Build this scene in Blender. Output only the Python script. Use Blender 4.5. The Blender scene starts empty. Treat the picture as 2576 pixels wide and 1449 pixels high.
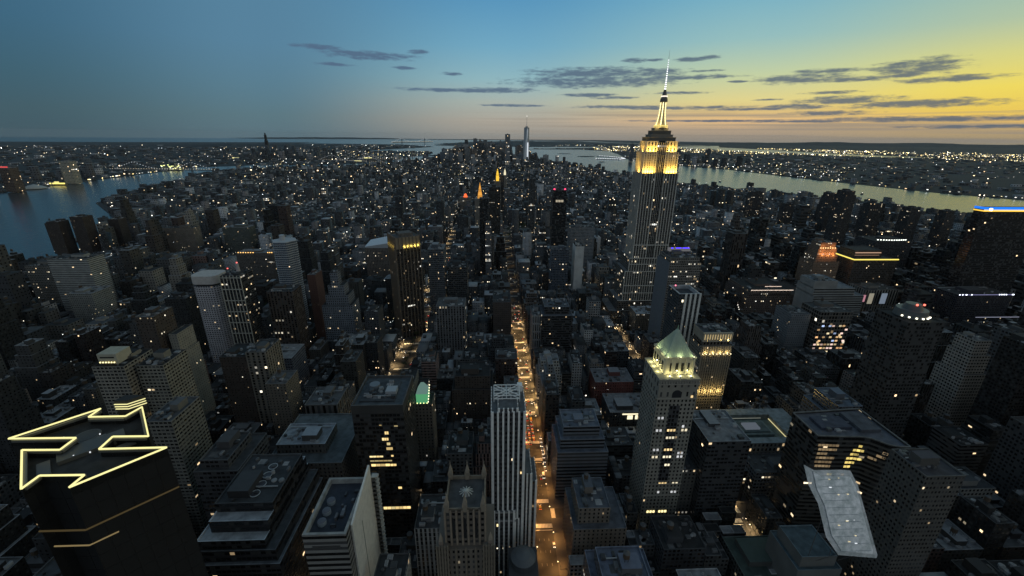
import bpy, math, random
import numpy as np
from mathutils import Vector, Matrix
R = math.radians
S = bpy.context.scene
COL = S.collection
rng = random.Random(7)
nrg = np.random.default_rng(11)

# ---------------------------------------------------------------- camera
CAMPOS = np.array([16.0, 5.0, 319.0]); FPX = 1066.0; PITCH = .344; ROLL = .0106; HEAD = .0445
def cam_axes():
    F = np.array([math.sin(HEAD)*math.cos(PITCH), math.cos(HEAD)*math.cos(PITCH), -math.sin(PITCH)])
    Rr = np.array([math.cos(HEAD), -math.sin(HEAD), 0.0]); U = np.cross(Rr, F)
    c, s = math.cos(ROLL), math.sin(ROLL)
    return Rr*c+U*s, -Rr*s+U*c, F
AX_R, AX_U, AX_F = cam_axes()
cd = bpy.data.cameras.new('camera'); co = bpy.data.objects.new('camera', cd); COL.objects.link(co)
cd.sensor_width = 36; cd.lens = FPX/2576*36; cd.clip_start = 1; cd.clip_end = 120000
m = Matrix.Identity(4)
for i in range(3):
    m[i][0] = AX_R[i]; m[i][1] = AX_U[i]; m[i][2] = -AX_F[i]; m[i][3] = CAMPOS[i]
co.matrix_world = m
S.camera = co
S.view_settings.view_transform = 'Standard'; S.view_settings.look = 'None'
S.view_settings.exposure = 0; S.view_settings.gamma = 1
S.render.engine = 'CYCLES'
S.cycles.use_denoising = True
S.cycles.max_bounces = 4; S.cycles.diffuse_bounces = 2; S.cycles.glossy_bounces = 3; S.cycles.volume_bounces = 0
S.cycles.transmission_bounces = 4; S.cycles.transparent_max_bounces = 6
S.cycles.sample_clamp_indirect = 2.0
S.cycles.use_light_tree = True
def scr(x, y, z):      # layout helper: how far out a building stands and whether the view takes it in
    d = np.array([x, y, z], float)-CAMPOS; f = d@AX_F
    if f < 1: return (9e9, 9e9, f)
    return (1288+FPX*(d@AX_R)/f, 724.5-FPX*(d@AX_U)/f, f)

# ---------------------------------------------------------------- world: dusk sky
def lin(c):
    return tuple((v/255/12.92 if v/255 <= .04045 else ((v/255+.055)/1.055)**2.4) for v in c)+(1,)
W = bpy.data.worlds.new('World'); S.world = W; W.use_nodes = True
nt = W.node_tree; nt.nodes.clear()
def N(t, tree=None, **k):
    n = (tree or nt).nodes.new(t)
    for a, b in k.items(): setattr(n, a, b)
    return n
def L(a, b, tree=None): (tree or nt).links.new(a, b)
def MATH(op, a, b=None, c=None, tree=None, clamp=False):
    n = (tree or nt).nodes.new('ShaderNodeMath'); n.operation = op; n.use_clamp = clamp
    for i, v in enumerate((a, b, c)):
        if v is None: continue
        if isinstance(v, (int, float)): n.inputs[i].default_value = v
        else: (tree or nt).links.new(v, n.inputs[i])
    return n.outputs[0]
tc = N('ShaderNodeTexCoord'); sp = N('ShaderNodeSeparateXYZ'); L(tc.outputs['Generated'], sp.inputs[0])
az = MATH('MULTIPLY', MATH('ARCTAN2', sp.outputs[0], sp.outputs[1]), 57.29578)
el = MATH('MULTIPLY', MATH('ARCSINE', sp.outputs[2]), 57.29578)
EL0, EL1 = -2.0, 50.0
def ramp(stops):
    n = N('ShaderNodeValToRGB'); n.color_ramp.interpolation = 'LINEAR'
    t = MATH('POWER', MATH('DIVIDE', MATH('MAXIMUM', MATH('ADD', el, 2.0), 0.0), 52.0), .5)
    L(t, n.inputs[0])
    e = n.color_ramp.elements
    for i, (d, c) in enumerate(stops):
        p = min(1, max(0, ((d+2)/52)**.5))
        if i < 2: e[i].position = p; e[i].color = lin(c)
        else: x = e.new(p); x.color = lin(c)
    return n.outputs[0]
cols = [(-46, [(-.5, (66, 88, 98)), (2, (68, 94, 104)), (5, (64, 98, 114)), (9, (62, 102, 126)), (14, (62, 104, 130)), (50, (92, 116, 134))]),
        (-26, [(-.5, (92, 114, 124)), (2, (92, 120, 130)), (5, (90, 126, 144)), (9, (88, 130, 156)), (14, (86, 130, 158)), (50, (94, 118, 136))]),
        (2, [(-.5, (144, 144, 140)), (1.8, (172, 165, 152)), (4, (168, 178, 170)), (6.5, (144, 182, 190)), (10, (114, 168, 194)), (14.5, (90, 150, 188)), (50, (98, 122, 140))]),
        (30, [(-.5, (146, 140, 130)), (.9, (178, 158, 134)), (1.9, (228, 188, 134)), (2.8, (220, 190, 130)), (4, (226, 212, 142)), (6.5, (196, 208, 164)), (10, (150, 190, 190)), (14, (120, 176, 196)), (50, (104, 122, 134))]),
        (50, [(-.5, (146, 138, 120)), (.9, (186, 160, 116)), (1.7, (236, 192, 102)), (2.5, (236, 202, 92)), (4.4, (240, 218, 98)), (7, (214, 212, 136)), (9.5, (176, 196, 166)), (13, (148, 186, 180)), (50, (104, 120, 130))]),
        (84, [(-.5, (200, 170, 120)), (2, (255, 214, 130)), (7, (255, 236, 168)), (16, (216, 212, 186)), (50, (108, 120, 128))]),
        (140, [(-.5, (120, 124, 124)), (5, (156, 162, 164)), (14, (160, 170, 176)), (26, (126, 140, 150)), (50, (100, 118, 132))])]
prev = None
for a, st in cols:
    r = ramp(st)
    if prev is None: prev = r; pa = a; continue
    f = N('ShaderNodeMapRange', interpolation_type='SMOOTHSTEP'); L(az, f.inputs[0]); f.inputs[1].default_value = pa; f.inputs[2].default_value = a
    mx = N('ShaderNodeMix', data_type='RGBA'); L(f.outputs[0], mx.inputs[0]); L(prev, mx.inputs[6]); L(r, mx.inputs[7])
    prev = mx.outputs[2]; pa = a
# the north sky behind the viewer (azimuth below -70) is a pale grey, brightened to light the facades
f = N('ShaderNodeMapRange', interpolation_type='SMOOTHSTEP'); L(az, f.inputs[0]); f.inputs[1].default_value = -60; f.inputs[2].default_value = -110
mx = N('ShaderNodeMix', data_type='RGBA'); L(f.outputs[0], mx.inputs[0]); L(prev, mx.inputs[6])
L(ramp([(-.5, (106, 114, 120)), (5, (148, 158, 164)), (14, (156, 168, 176)), (26, (126, 140, 150)), (50, (98, 116, 132))]), mx.inputs[7]); sky = mx.outputs[2]
# stratus bank low in the west: thin uneven bands
cv = N('ShaderNodeCombineXYZ'); L(MATH('MULTIPLY', az, .035), cv.inputs[0]); L(MATH('MULTIPLY', el, 2.3), cv.inputs[1])
nz = N('ShaderNodeTexNoise'); nz.inputs['Scale'].default_value = 1.0; nz.inputs['Detail'].default_value = 7; nz.inputs['Distortion'].default_value = .3
L(cv.outputs[0], nz.inputs['Vector'])
band = MATH('MULTIPLY', MATH('SUBTRACT', nz.outputs[0], .46), 7, clamp=True)
lowm = N('ShaderNodeMapRange', interpolation_type='SMOOTHSTEP'); L(el, lowm.inputs[0]); lowm.inputs[1].default_value = 3.6; lowm.inputs[2].default_value = 2.2
azm = N('ShaderNodeMapRange', interpolation_type='SMOOTHSTEP'); L(az, azm.inputs[0]); azm.inputs[1].default_value = -12; azm.inputs[2].default_value = 18
bm = MATH('MULTIPLY', MATH('MULTIPLY', band, lowm.outputs[0]), MATH('MULTIPLY', azm.outputs[0], .75))
mx = N('ShaderNodeMix', data_type='RGBA'); L(bm, mx.inputs[0]); L(sky, mx.inputs[6]); mx.inputs[7].default_value = lin((150, 140, 128)); sky = mx.outputs[2]
# separate clouds: (azimuth, elevation, half width, half height) in degrees
CLOUDS = [(-19.6, 9.0, 2.4, .3), (-14.4, 8.5, 4.4, .45), (-8.9, 9.1, 1.2, .25), (-18.3, 7.4, 1.7, .2), (-10.6, 7.4, 1.2, .2), (-5.0, 7.0, 1.2, .2),
          (-3.6, 5.2, 7.6, .24), (.5, 5.3, 4.2, .32), (2.6, 3.6, 3.6, .16), (12.0, 7.2, 6.8, .62), (12.2, 6.25, 9.0, .68), (18.7, 7.1, 3.6, .42), (22.4, 6.5, 5.0, .26),
          (16.8, 8.4, 1.3, .26), (18.9, 8.4, 1.0, .16), (22.8, 8.3, 1.6, .26), (24.7, 8.4, 1.3, .2), (24.4, 7.1, 1.8, .12), (11.7, 4.8, 2.9, .22), (14.5, 4.5, 2.6, .16), (22.0, 4.9, 2.7, .18),
          (15.8, 3.45, 5.2, .2), (22.8, 3.3, 7.4, .2), (29.5, 3.1, 4.2, .16), (33.9, 5.9, 3.8, .48), (36.1, 6.5, 2.6, .24), (39.1, 5.6, 2.3, .24), (43.0, 6.35, 3.0, .7), (41.9, 5.8, 1.5, .35), (45.4, 5.2, 3.3, .28),
          (37.0, 4.5, 2.3, .16), (38.0, 3.75, 3.8, .42), (33.9, 3.25, 2.8, .28), (43.8, 3.25, 5.4, .38), (36.9, 2.55, 3.4, .24), (44.5, 1.9, 8.5, .26), (36.5, 1.8, 6.0, .14), (49, 1.2, 6, .16), (26, 1.9, 9, .12), (31.5, 4.0, 1.5, .1), (28.0, 5.9, .9, .12)]
pv = N('ShaderNodeCombineXYZ'); L(az, pv.inputs[0]); L(el, pv.inputs[1])
nz2 = N('ShaderNodeTexNoise'); nz2.inputs['Scale'].default_value = 1; nz2.inputs['Detail'].default_value = 6; nz2.inputs['Roughness'].default_value = .68
vs = N('ShaderNodeVectorMath', operation='MULTIPLY'); L(pv.outputs[0], vs.inputs[0]); vs.inputs[1].default_value = (.55, 2.6, 1); L(vs.outputs[0], nz2.inputs['Vector'])
best = None
for a, e_, w, h in CLOUDS:
    s1 = N('ShaderNodeVectorMath', operation='SUBTRACT'); L(pv.outputs[0], s1.inputs[0]); s1.inputs[1].default_value = (a, e_, 0)
    s2 = N('ShaderNodeVectorMath', operation='MULTIPLY'); L(s1.outputs[0], s2.inputs[0]); s2.inputs[1].default_value = (.76/w, .84/h, 0)
    s3 = N('ShaderNodeVectorMath', operation='DOT_PRODUCT'); L(s2.outputs[0], s3.inputs[0]); L(s2.outputs[0], s3.inputs[1])
    best = s3.outputs['Value'] if best is None else MATH('MINIMUM', best, s3.outputs['Value'])
cl = MATH('ADD', MATH('SUBTRACT', .82, best), MATH('MULTIPLY', MATH('SUBTRACT', nz2.outputs[0], .5), 3.3))
cm = N('ShaderNodeMapRange', interpolation_type='SMOOTHSTEP'); L(cl, cm.inputs[0]); cm.inputs[1].default_value = -.25; cm.inputs[2].default_value = .85; cm.inputs[4].default_value = .88
farm = N('ShaderNodeMapRange'); L(best, farm.inputs[0]); farm.inputs[1].default_value = 2.6; farm.inputs[2].default_value = 1.3
ccol = N('ShaderNodeMix', data_type='RGBA'); cz = N('ShaderNodeMapRange'); L(az, cz.inputs[0]); cz.inputs[1].default_value = -10; cz.inputs[2].default_value = 45
L(cz.outputs[0], ccol.inputs[0]); ccol.inputs[6].default_value = lin((82, 104, 130)); ccol.inputs[7].default_value = lin((88, 102, 118))
mx = N('ShaderNodeMix', data_type='RGBA'); L(MATH('MULTIPLY', cm.outputs[0], farm.outputs[0]), mx.inputs[0]); L(sky, mx.inputs[6]); L(ccol.outputs[2], mx.inputs[7]); sky = mx.outputs[2]
bg = N('ShaderNodeBackground'); L(sky, bg.inputs[0]); bg.inputs[1].default_value = 1.0
wo = N('ShaderNodeOutputWorld'); L(bg.outputs[0], wo.inputs[0])

# ---------------------------------------------------------------- materials
def newmat(name):
    mt = bpy.data.materials.new(name); mt.use_nodes = True; t = mt.node_tree; t.nodes.clear()
    out = t.nodes.new('ShaderNodeOutputMaterial'); return mt, t, out
def facade_material(name):
    mt, t, out = newmat(name)
    q = lambda ty, **k: N(ty, t, **k)
    M_ = lambda op, a, b=None, c=None, clamp=False: MATH(op, a, b, c, t, clamp)
    uv = q('ShaderNodeUVMap'); s = q('ShaderNodeSeparateXYZ'); t.links.new(uv.outputs[0], s.inputs[0])
    a1 = q('ShaderNodeAttribute', attribute_name='fwin'); w = q('ShaderNodeSeparateXYZ'); t.links.new(a1.outputs['Vector'], w.inputs[0])
    a2 = q('ShaderNodeAttribute', attribute_name='fpat'); p = q('ShaderNodeSeparateXYZ'); t.links.new(a2.outputs['Vector'], p.inputs[0])
    a3 = q('ShaderNodeAttribute', attribute_name='fcol')
    a4 = q('ShaderNodeAttribute', attribute_name='fgain')
    u = M_('DIVIDE', s.outputs[0], w.outputs[0]); v = M_('DIVIDE', s.outputs[1], w.outputs[1])
    cu, fu, cv_, fv = M_('FLOOR', u), M_('FRACT', u), M_('FLOOR', v), M_('FRACT', v)
    mu = M_('LESS_THAN', M_('ABSOLUTE', M_('SUBTRACT', fu, .5)), M_('MULTIPLY', p.outputs[0], .5))
    mv = M_('LESS_THAN', M_('ABSOLUTE', M_('SUBTRACT', fv, .5)), M_('MULTIPLY', p.outputs[1], .5))
    win = M_('MULTIPLY', mu, mv)
    c3 = q('ShaderNodeCombineXYZ'); t.links.new(cu, c3.inputs[0]); t.links.new(cv_, c3.inputs[1]); t.links.new(p.outputs[2], c3.inputs[2])
    wn = q('ShaderNodeTexWhiteNoise', noise_dimensions='3D'); t.links.new(c3.outputs[0], wn.inputs[0])
    c4 = q('ShaderNodeCombineXYZ'); t.links.new(M_('FLOOR', M_('DIVIDE', cu, 5)), c4.inputs[0]); t.links.new(cv_, c4.inputs[1]); t.links.new(M_('ADD', p.outputs[2], 3.7), c4.inputs[2])
    wb = q('ShaderNodeTexWhiteNoise', noise_dimensions='3D'); t.links.new(c4.outputs[0], wb.inputs[0])
    prob = M_('MULTIPLY', w.outputs[2], M_('ADD', .4, M_('MULTIPLY', M_('GREATER_THAN', wb.outputs[0], .93), 13)))
    lit = M_('MULTIPLY', M_('LESS_THAN', wn.outputs[0], prob), win)
    sc = q('ShaderNodeSeparateColor'); t.links.new(wn.outputs[1], sc.inputs[0])
    lc = q('ShaderNodeValToRGB'); e = lc.color_ramp.elements
    e[0].position = 0; e[0].color = (1, .7, .38, 1); e[1].position = 1; e[1].color = (.72, .88, 1, 1)
    x = e.new(.16); x.color = (1, .86, .6, 1); x = e.new(.42); x.color = (1, .95, .84, 1); x = e.new(.86); x.color = (.95, .97, .9, 1)
    t.links.new(sc.outputs[0], lc.inputs[0])
    stren = M_('MULTIPLY', M_('MULTIPLY', lit, M_('ADD', .22, M_('MULTIPLY', M_('POWER', sc.outputs[1], 3.0), 2.2))), a4.outputs['Fac'])
    geo = q('ShaderNodeNewGeometry')
    nzw = q('ShaderNodeTexNoise'); nzw.inputs['Scale'].default_value = .09; nzw.inputs['Detail'].default_value = 5; t.links.new(geo.outputs['Position'], nzw.inputs['Vector'])
    mulv = q('ShaderNodeMix', data_type='RGBA', blend_type='MULTIPLY'); mulv.inputs[0].default_value = 1
    t.links.new(a3.outputs['Color'], mulv.inputs[6])
    gr = q('ShaderNodeCombineColor'); g = M_('ADD', .62, M_('MULTIPLY', nzw.outputs[0], .76))
    for i in range(3): t.links.new(g, gr.inputs[i])
    t.links.new(gr.outputs[0], mulv.inputs[7])
    # unlit panes differ a little: blinds, depth of room
    gl = q('ShaderNodeCombineColor'); gg = M_('ADD', .012, M_('MULTIPLY', M_('GREATER_THAN', sc.outputs[2], .72), .06))
    for i in range(3): t.links.new(gg, gl.inputs[i])
    bc = q('ShaderNodeMix', data_type='RGBA'); t.links.new(win, bc.inputs[0]); t.links.new(mulv.outputs[2], bc.inputs[6]); t.links.new(gl.outputs[0], bc.inputs[7])
    b = q('ShaderNodeBsdfPrincipled'); t.links.new(bc.outputs[2], b.inputs['Base Color'])
    t.links.new(M_('SUBTRACT', .85, M_('MULTIPLY', win, .62)), b.inputs['Roughness'])
    t.links.new(lc.outputs[0], b.inputs['Emission Color']); t.links.new(stren, b.inputs['Emission Strength'])
    t.links.new(b.outputs[0], out.inputs[0]); mt.cycles.emission_sampling = 'NONE'
    return mt
FAC = facade_material('facade_with_windows')
def attr_material(name, rough=.9, nscale=.15, spec=.3, amp=.9, metal=0):
    mt, t, out = newmat(name)
    a3 = N('ShaderNodeAttribute', t, attribute_name='fcol'); geo = N('ShaderNodeNewGeometry', t)
    nz = N('ShaderNodeTexNoise', t); nz.inputs['Scale'].default_value = nscale; nz.inputs['Detail'].default_value = 6; t.links.new(geo.outputs['Position'], nz.inputs['Vector'])
    g = MATH('ADD', 1-amp/2-(.25 if name == 'roof_membrane' else 0), MATH('MULTIPLY', nz.outputs[0], amp, tree=t), tree=t)
    cc = N('ShaderNodeCombineColor', t)
    for i in range(3): t.links.new(g, cc.inputs[i])
    mm = N('ShaderNodeMix', t, data_type='RGBA', blend_type='MULTIPLY'); mm.inputs[0].default_value = 1
    t.links.new(a3.outputs['Color'], mm.inputs[6]); t.links.new(cc.outputs[0], mm.inputs[7])
    b = N('ShaderNodeBsdfPrincipled', t); t.links.new(mm.outputs[2], b.inputs['Base Color']); b.inputs['Roughness'].default_value = rough
    b.inputs['Specular IOR Level'].default_value = spec; b.inputs['Metallic'].default_value = metal
    t.links.new(b.outputs[0], out.inputs[0]); return mt
ROOF = attr_material('roof_membrane', .85, .22, amp=1.3)
STONE = attr_material('masonry_trim', .85, .3, amp=.5)
METAL = attr_material('painted_metal', .45, .4, .5, .3)
GLASS = attr_material('dark_glass', .12, .05, .8, .3)
def light_material():
    mt, t, out = newmat('glowing_lamp')
    a3 = N('ShaderNodeAttribute', t, attribute_name='fcol'); a4 = N('ShaderNodeAttribute', t, attribute_name='fgain')
    e = N('ShaderNodeEmission', t); t.links.new(a3.outputs['Color'], e.inputs[0]); t.links.new(a4.outputs['Fac'], e.inputs[1]); t.links.new(e.outputs[0], out.inputs[0])
    mt.cycles.emission_sampling = 'NONE'; return mt
GLOW = light_material()
def plain(name, col, rough=.9, nscale=.02, amp=.6, col2=None, bump=0, bscale=1, spec=.3):
    mt, t, out = newmat(name)
    geo = N('ShaderNodeNewGeometry', t)
    nz = N('ShaderNodeTexNoise', t); nz.inputs['Scale'].default_value = nscale; nz.inputs['Detail'].default_value = 8; t.links.new(geo.outputs['Position'], nz.inputs['Vector'])
    mm = N('ShaderNodeMix', t, data_type='RGBA'); t.links.new(nz.outputs[0], mm.inputs[0])
    c2 = col2 or tuple(v*(1+amp) for v in col)
    mm.inputs[6].default_value = tuple(v*(1-amp*.6) for v in col)+(1,); mm.inputs[7].default_value = tuple(c2)+(1,)
    b = N('ShaderNodeBsdfPrincipled', t); t.links.new(mm.outputs[2], b.inputs['Base Color']); b.inputs['Roughness'].default_value = rough; b.inputs['Specular IOR Level'].default_value = spec
    if bump:
        n2 = N('ShaderNodeTexNoise', t); n2.inputs['Scale'].default_value = bscale; n2.inputs['Detail'].default_value = 4; t.links.new(geo.outputs['Position'], n2.inputs['Vector'])
        bp = N('ShaderNodeBump', t); bp.inputs['Strength'].default_value = bump; bp.inputs['Distance'].default_value = 1; t.links.new(n2.outputs[0], bp.inputs['Height']); t.links.new(bp.outputs[0], b.inputs['Normal'])
    t.links.new(b.outputs[0], out.inputs[0]); return mt
WATER = plain('river_water', (.035, .048, .055), .2, .0015, .5, bump=1.4, bscale=.05, spec=.5)
ASPH = plain('asphalt', (.038, .037, .036), .8, .11, .95)
FARL = plain('dark_far_land', (.035, .042, .045), .95, .0008, .6)
PAVE = plain('paving', (.085, .08, .075), .9, .05, .4)
PAINT = plain('road_paint', (.62, .6, .55), .8, .4, .25)
LEAF = plain('leaves', (.05, .075, .035), .8, .6, .6)
BARK = plain('bark', (.08, .06, .045), .9, 1, .4)

# ---------------------------------------------------------------- mesh helper
class MB:
    def __init__(s): s.v = []; s.f = []; s.uv = []; s.col = []; s.win = []; s.pat = []; s.gain = []
    def face(s, pts, col, uv=None, win=(3, 3, 0), pat=(0, 0, 0), gain=1.0):
        b = len(s.v); s.v += [tuple(p) for p in pts]; s.f.append(list(range(b, b+len(pts))))
        s.uv.append(uv or [(0, 0)]*len(pts)); s.col.append(tuple(col)[:3]); s.win.append(win); s.pat.append(pat); s.gain.append(gain)
    def wall(s, a, b, z0, z1, col, st=None, gain=1.0):
        """vertical wall from a to b, outside on the right hand of a->b seen from above; st=(bay,floor,lit,wf,hf,seed)"""
        Ln = math.hypot(b[0]-a[0], b[1]-a[1]); H = z1-z0
        if st and st[3] > 0 and Ln > .8*st[0] and H > .8*st[1]:
            nb = max(1, round(Ln/st[0])); nf = max(1, round(H/st[1]))
            U, V = nb*st[0], nf*st[1]; win = (st[0], st[1], st[2]); pat = (st[3], st[4], st[5]+rng.random()*50)
            g = gain*(st[6] if len(st) > 6 else 1)
        else: U, V, win, pat, g = Ln, H, (3, 3, 0), (0, 0, 0), gain
        s.face([(a[0], a[1], z0), (b[0], b[1], z0), (b[0], b[1], z1), (a[0], a[1], z1)], col, [(0, 0), (U, 0), (U, V), (0, V)], win, pat, g)
    def prism(s, poly, z0, z1, col, st=None, top=True, topcol=None, gain=1.0, bottom=False):
        n = len(poly)   # counter-clockwise seen from above
        for i in range(n): s.wall(poly[i], poly[(i+1) % n], z0, z1, col, st, gain)
        if top: s.face([(p[0], p[1], z1) for p in poly], topcol or col, gain=gain)
        if bottom: s.face([(p[0], p[1], z0) for p in reversed(poly)], col, gain=gain)
    def box(s, x0, y0, z0, x1, y1, z1, col, st=None, top=True, topcol=None, gain=1.0, bottom=False):
        s.prism([(x0, y0), (x1, y0), (x1, y1), (x0, y1)], z0, z1, col, st, top, topcol, gain, bottom)
    def cyl(s, cx, cy, z0, z1, r0, r1, n, col, st=None, top=True, topcol=None, gain=1.0):
        for i in range(n):
            a, b = 2*math.pi*i/n, 2*math.pi*(i+1)/n
            p = [(cx+r0*math.cos(a), cy+r0*math.sin(a), z0), (cx+r0*math.cos(b), cy+r0*math.sin(b), z0), (cx+r1*math.cos(b), cy+r1*math.sin(b), z1), (cx+r1*math.cos(a), cy+r1*math.sin(a), z1)]
            if r1 < .01: p = p[:3]
            s.face(p, col, gain=gain)
        if top and r1 > .01: s.face([(cx+r1*math.cos(2*math.pi*i/n), cy+r1*math.sin(2*math.pi*i/n), z1) for i in range(n)], topcol or col, gain=gain)
    def pyramid(s, x0, y0, x1, y1, z0, z1, col, tip=0, gain=1.0):
        cx, cy = (x0+x1)/2, (y0+y1)/2; tx, ty = tip*(x1-x0)/2, tip*(y1-y0)/2
        a = [(x0, y0, z0), (x1, y0, z0), (x1, y1, z0), (x0, y1, z0)]; b = [(cx-tx, cy-ty, z1), (cx+tx, cy-ty, z1), (cx+tx, cy+ty, z1), (cx-tx, cy+ty, z1)]
        for i in range(4):
            j = (i+1) % 4
            s.face([a[i], a[j], b[j], b[i]] if tip else [a[i], a[j], (cx, cy, z1)], col, gain=gain)
        if tip: s.face(b, col, gain=gain)
    def beam(s, a, b, w, col, gain=1.0):
        a, b = Vector(a), Vector(b); d = (b-a).normalized(); up = Vector((0, 0, 1)) if abs(d.z) < .95 else Vector((1, 0, 0))
        x = d.cross(up).normalized()*w/2; y = d.cross(x).normalized()*w/2
        A = [a-x-y, a+x-y, a+x+y, a-x+y]; B = [p+(b-a) for p in A]
        for i in range(4):
            j = (i+1) % 4; s.face([A[j], A[i], B[i], B[j]], col, gain=gain)
        s.face(A, col, gain=gain); s.face(B[::-1], col, gain=gain)
    def build(s, name, mat, parent=None, loc=None):
        me = bpy.data.meshes.new(name)
        if loc is not None: vs = [(p[0]-loc[0], p[1]-loc[1], p[2]-loc[2]) for p in s.v]
        else: vs = s.v
        me.from_pydata(vs, [], s.f); me.materials.append(mat)
        ul = me.uv_layers.new(name='UVMap'); ul.data.foreach_set('uv', [c for f in s.uv for p in f for c in p])
        for nm, ty, dat, ch in (('fcol', 'FLOAT_VECTOR', s.col, 3), ('fwin', 'FLOAT_VECTOR', s.win, 3), ('fpat', 'FLOAT_VECTOR', s.pat, 3)):
            at = me.attributes.new(nm, ty, 'FACE'); at.data.foreach_set('vector', [c for r in dat for c in r])
        at = me.attributes.new('fgain', 'FLOAT', 'FACE'); at.data.foreach_set('value', s.gain)
        o = bpy.data.objects.new(name, me); COL.objects.link(o)
        if parent is not None: o.parent = parent
        elif loc is not None: o.location = loc
        return o
def tag(o, label=None, cat=None, group=None, kind=None):
    for k, v in (('label', label), ('category', cat), ('group', group), ('kind', kind)):
        if v: o[k] = v
    return o
def empty(name, loc, label, cat, group=None):
    o = bpy.data.objects.new(name, None); COL.objects.link(o); o.location = loc; o.empty_display_size = 2
    return tag(o, label, cat, group)
class T:      # a thing: an Empty at its base with parts below it
    def __init__(s, name, x, y, label, cat, group=None, z=0):
        s.o = empty(name, (x, y, z), label, cat, group); s.L = (x, y, z)
    def part(s, name, mb, mat, parent=None, label=None):
        if not mb.f: return None
        o = mb.build(name, mat, parent or s.o, s.L if parent is None else s.L)
        if label: o['label'] = label
        return o
    def light(s, name, kind, loc, power, col, size=1, size_y=None, rot=None, parent=None, spot=None, blend=.5):
        ld = bpy.data.lights.new(name, kind); ld.energy = power; ld.color = col
        if kind == 'AREA':
            ld.size = size
            if size_y: ld.shape = 'RECTANGLE'; ld.size_y = size_y
        else: ld.shadow_soft_size = size
        if kind == 'SPOT': ld.spot_size = spot or R(70); ld.spot_blend = blend
        o = bpy.data.objects.new(name, ld); COL.objects.link(o); o.parent = s.o
        o.location = (loc[0]-s.L[0], loc[1]-s.L[1], loc[2]-s.L[2])
        if rot is not None: o.rotation_euler = Vector(rot).to_track_quat('-Z', 'Y').to_euler()
        return o
def rows(dat, box, name):      # one object out of many small boxes (numpy), for what nobody could count
    pass
def structure(name, polys, z, mat, z0=None):
    mb = MB()
    for p in polys:
        mb.face([(q[0], q[1], z) for q in p], (.05, .05, .05))
        if z0 is not None:
            n = len(p)
            for i in range(n):
                a, b = p[i], p[(i+1) % n]; mb.face([(a[0], a[1], z0), (b[0], b[1], z0), (b[0], b[1], z), (a[0], a[1], z)], (.05, .05, .05))
    return tag(mb.build(name, mat), kind='structure')
def ccw(p):
    a = sum(p[i][0]*p[(i+1) % len(p)][1]-p[(i+1) % len(p)][0]*p[i][1] for i in range(len(p)))
    return p if a > 0 else p[::-1]
def inside(x, y, poly):
    c = False; n = len(poly); j = n-1
    for i in range(n):
        xi, yi = poly[i]; xj, yj = poly[j]
        if (yi > y) != (yj > y) and x < (xj-xi)*(y-yi)/(yj-yi)+xi: c = not c
        j = i
    return c
def inside_np(x, y, poly):
    c = np.zeros(x.shape, bool); n = len(poly); j = n-1
    for i in range(n):
        xi, yi = poly[i]; xj, yj = poly[j]
        if yi != yj: c ^= ((yi > y) != (yj > y)) & (x < (xj-xi)*(y-yi)/(yj-yi)+xi)
        j = i
    return c
def ll(lat, lon):
    n = (lat-40.7530)*111040; e = (lon+73.9785)*84390; b = R(209)
    return (e*math.cos(b)-n*math.sin(b), e*math.sin(b)+n*math.cos(b))

# ---------------------------------------------------------------- water, land
manhattan = ccw([ll(*p) for p in [(40.7700, -73.9480), (40.7590, -73.9590), (40.7490, -73.9672), (40.7425, -73.9708), (40.7380, -73.9735), (40.7350, -73.9740), (40.7280, -73.9712), (40.7190, -73.9735),
    (40.7110, -73.9770), (40.7100, -73.9860), (40.7085, -73.9960), (40.7050, -74.0050), (40.7008, -74.0120), (40.7025, -74.0175), (40.7100, -74.0185), (40.7180, -74.0165),
    (40.7290, -74.0118), (40.7420, -74.0098), (40.7500, -74.0092), (40.7570, -74.0052), (40.7720, -73.9955)]])
brooklyn = ccw([ll(*p) for p in [(40.80, -73.92), (40.7600, -73.9480), (40.7470, -73.9585), (40.7390, -73.9620), (40.7290, -73.9625), (40.7220, -73.9645), (40.7130, -73.9692), (40.7050, -73.9740),
    (40.7035, -73.9800), (40.7055, -73.9890), (40.7020, -73.9975), (40.6960, -74.0020), (40.6850, -74.0130), (40.6740, -74.0190), (40.6650, -74.0060), (40.6500, -74.0250), (40.6400, -74.0370),
    (40.6100, -74.0370), (40.5900, -74.0000), (40.5720, -74.0130), (40.5740, -73.9300), (40.5620, -73.8500), (40.5400, -73.70), (40.60, -73.40), (40.95, -73.45)]])
jersey = ccw([ll(*p) for p in [(40.86, -73.95), (40.8000, -73.9900), (40.7700, -74.0135), (40.7530, -74.0240), (40.7440, -74.0245), (40.7350, -74.0280), (40.7270, -74.0325), (40.7160, -74.0325),
    (40.7080, -74.0400), (40.6930, -74.0570), (40.6800, -74.0700), (40.6690, -74.0720), (40.6640, -74.0560), (40.6610, -74.0620), (40.6560, -74.0950), (40.6450, -74.1100), (40.6450, -74.1430), (40.6700, -74.1250), (40.6900, -74.1120),
    (40.7200, -74.1080), (40.7280, -74.1190), (40.7080, -74.1230), (40.6850, -74.1450), (40.6600, -74.1620), (40.6430, -74.1950), (40.6000, -74.2050), (40.5600, -74.2250), (40.5000, -74.2700), (40.4600, -74.2000), (40.4400, -74.1000), (40.4600, -74.0000), (40.4000, -73.9700),
    (40.40, -74.40), (40.95, -74.40)]])
staten = ccw([ll(*p) for p in [(40.6440, -74.1850), (40.6480, -74.1300), (40.6450, -74.0780), (40.6050, -74.0550), (40.5400, -74.1200), (40.5000, -74.2500), (40.5500, -74.2200), (40.6000, -74.1980)]])
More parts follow.
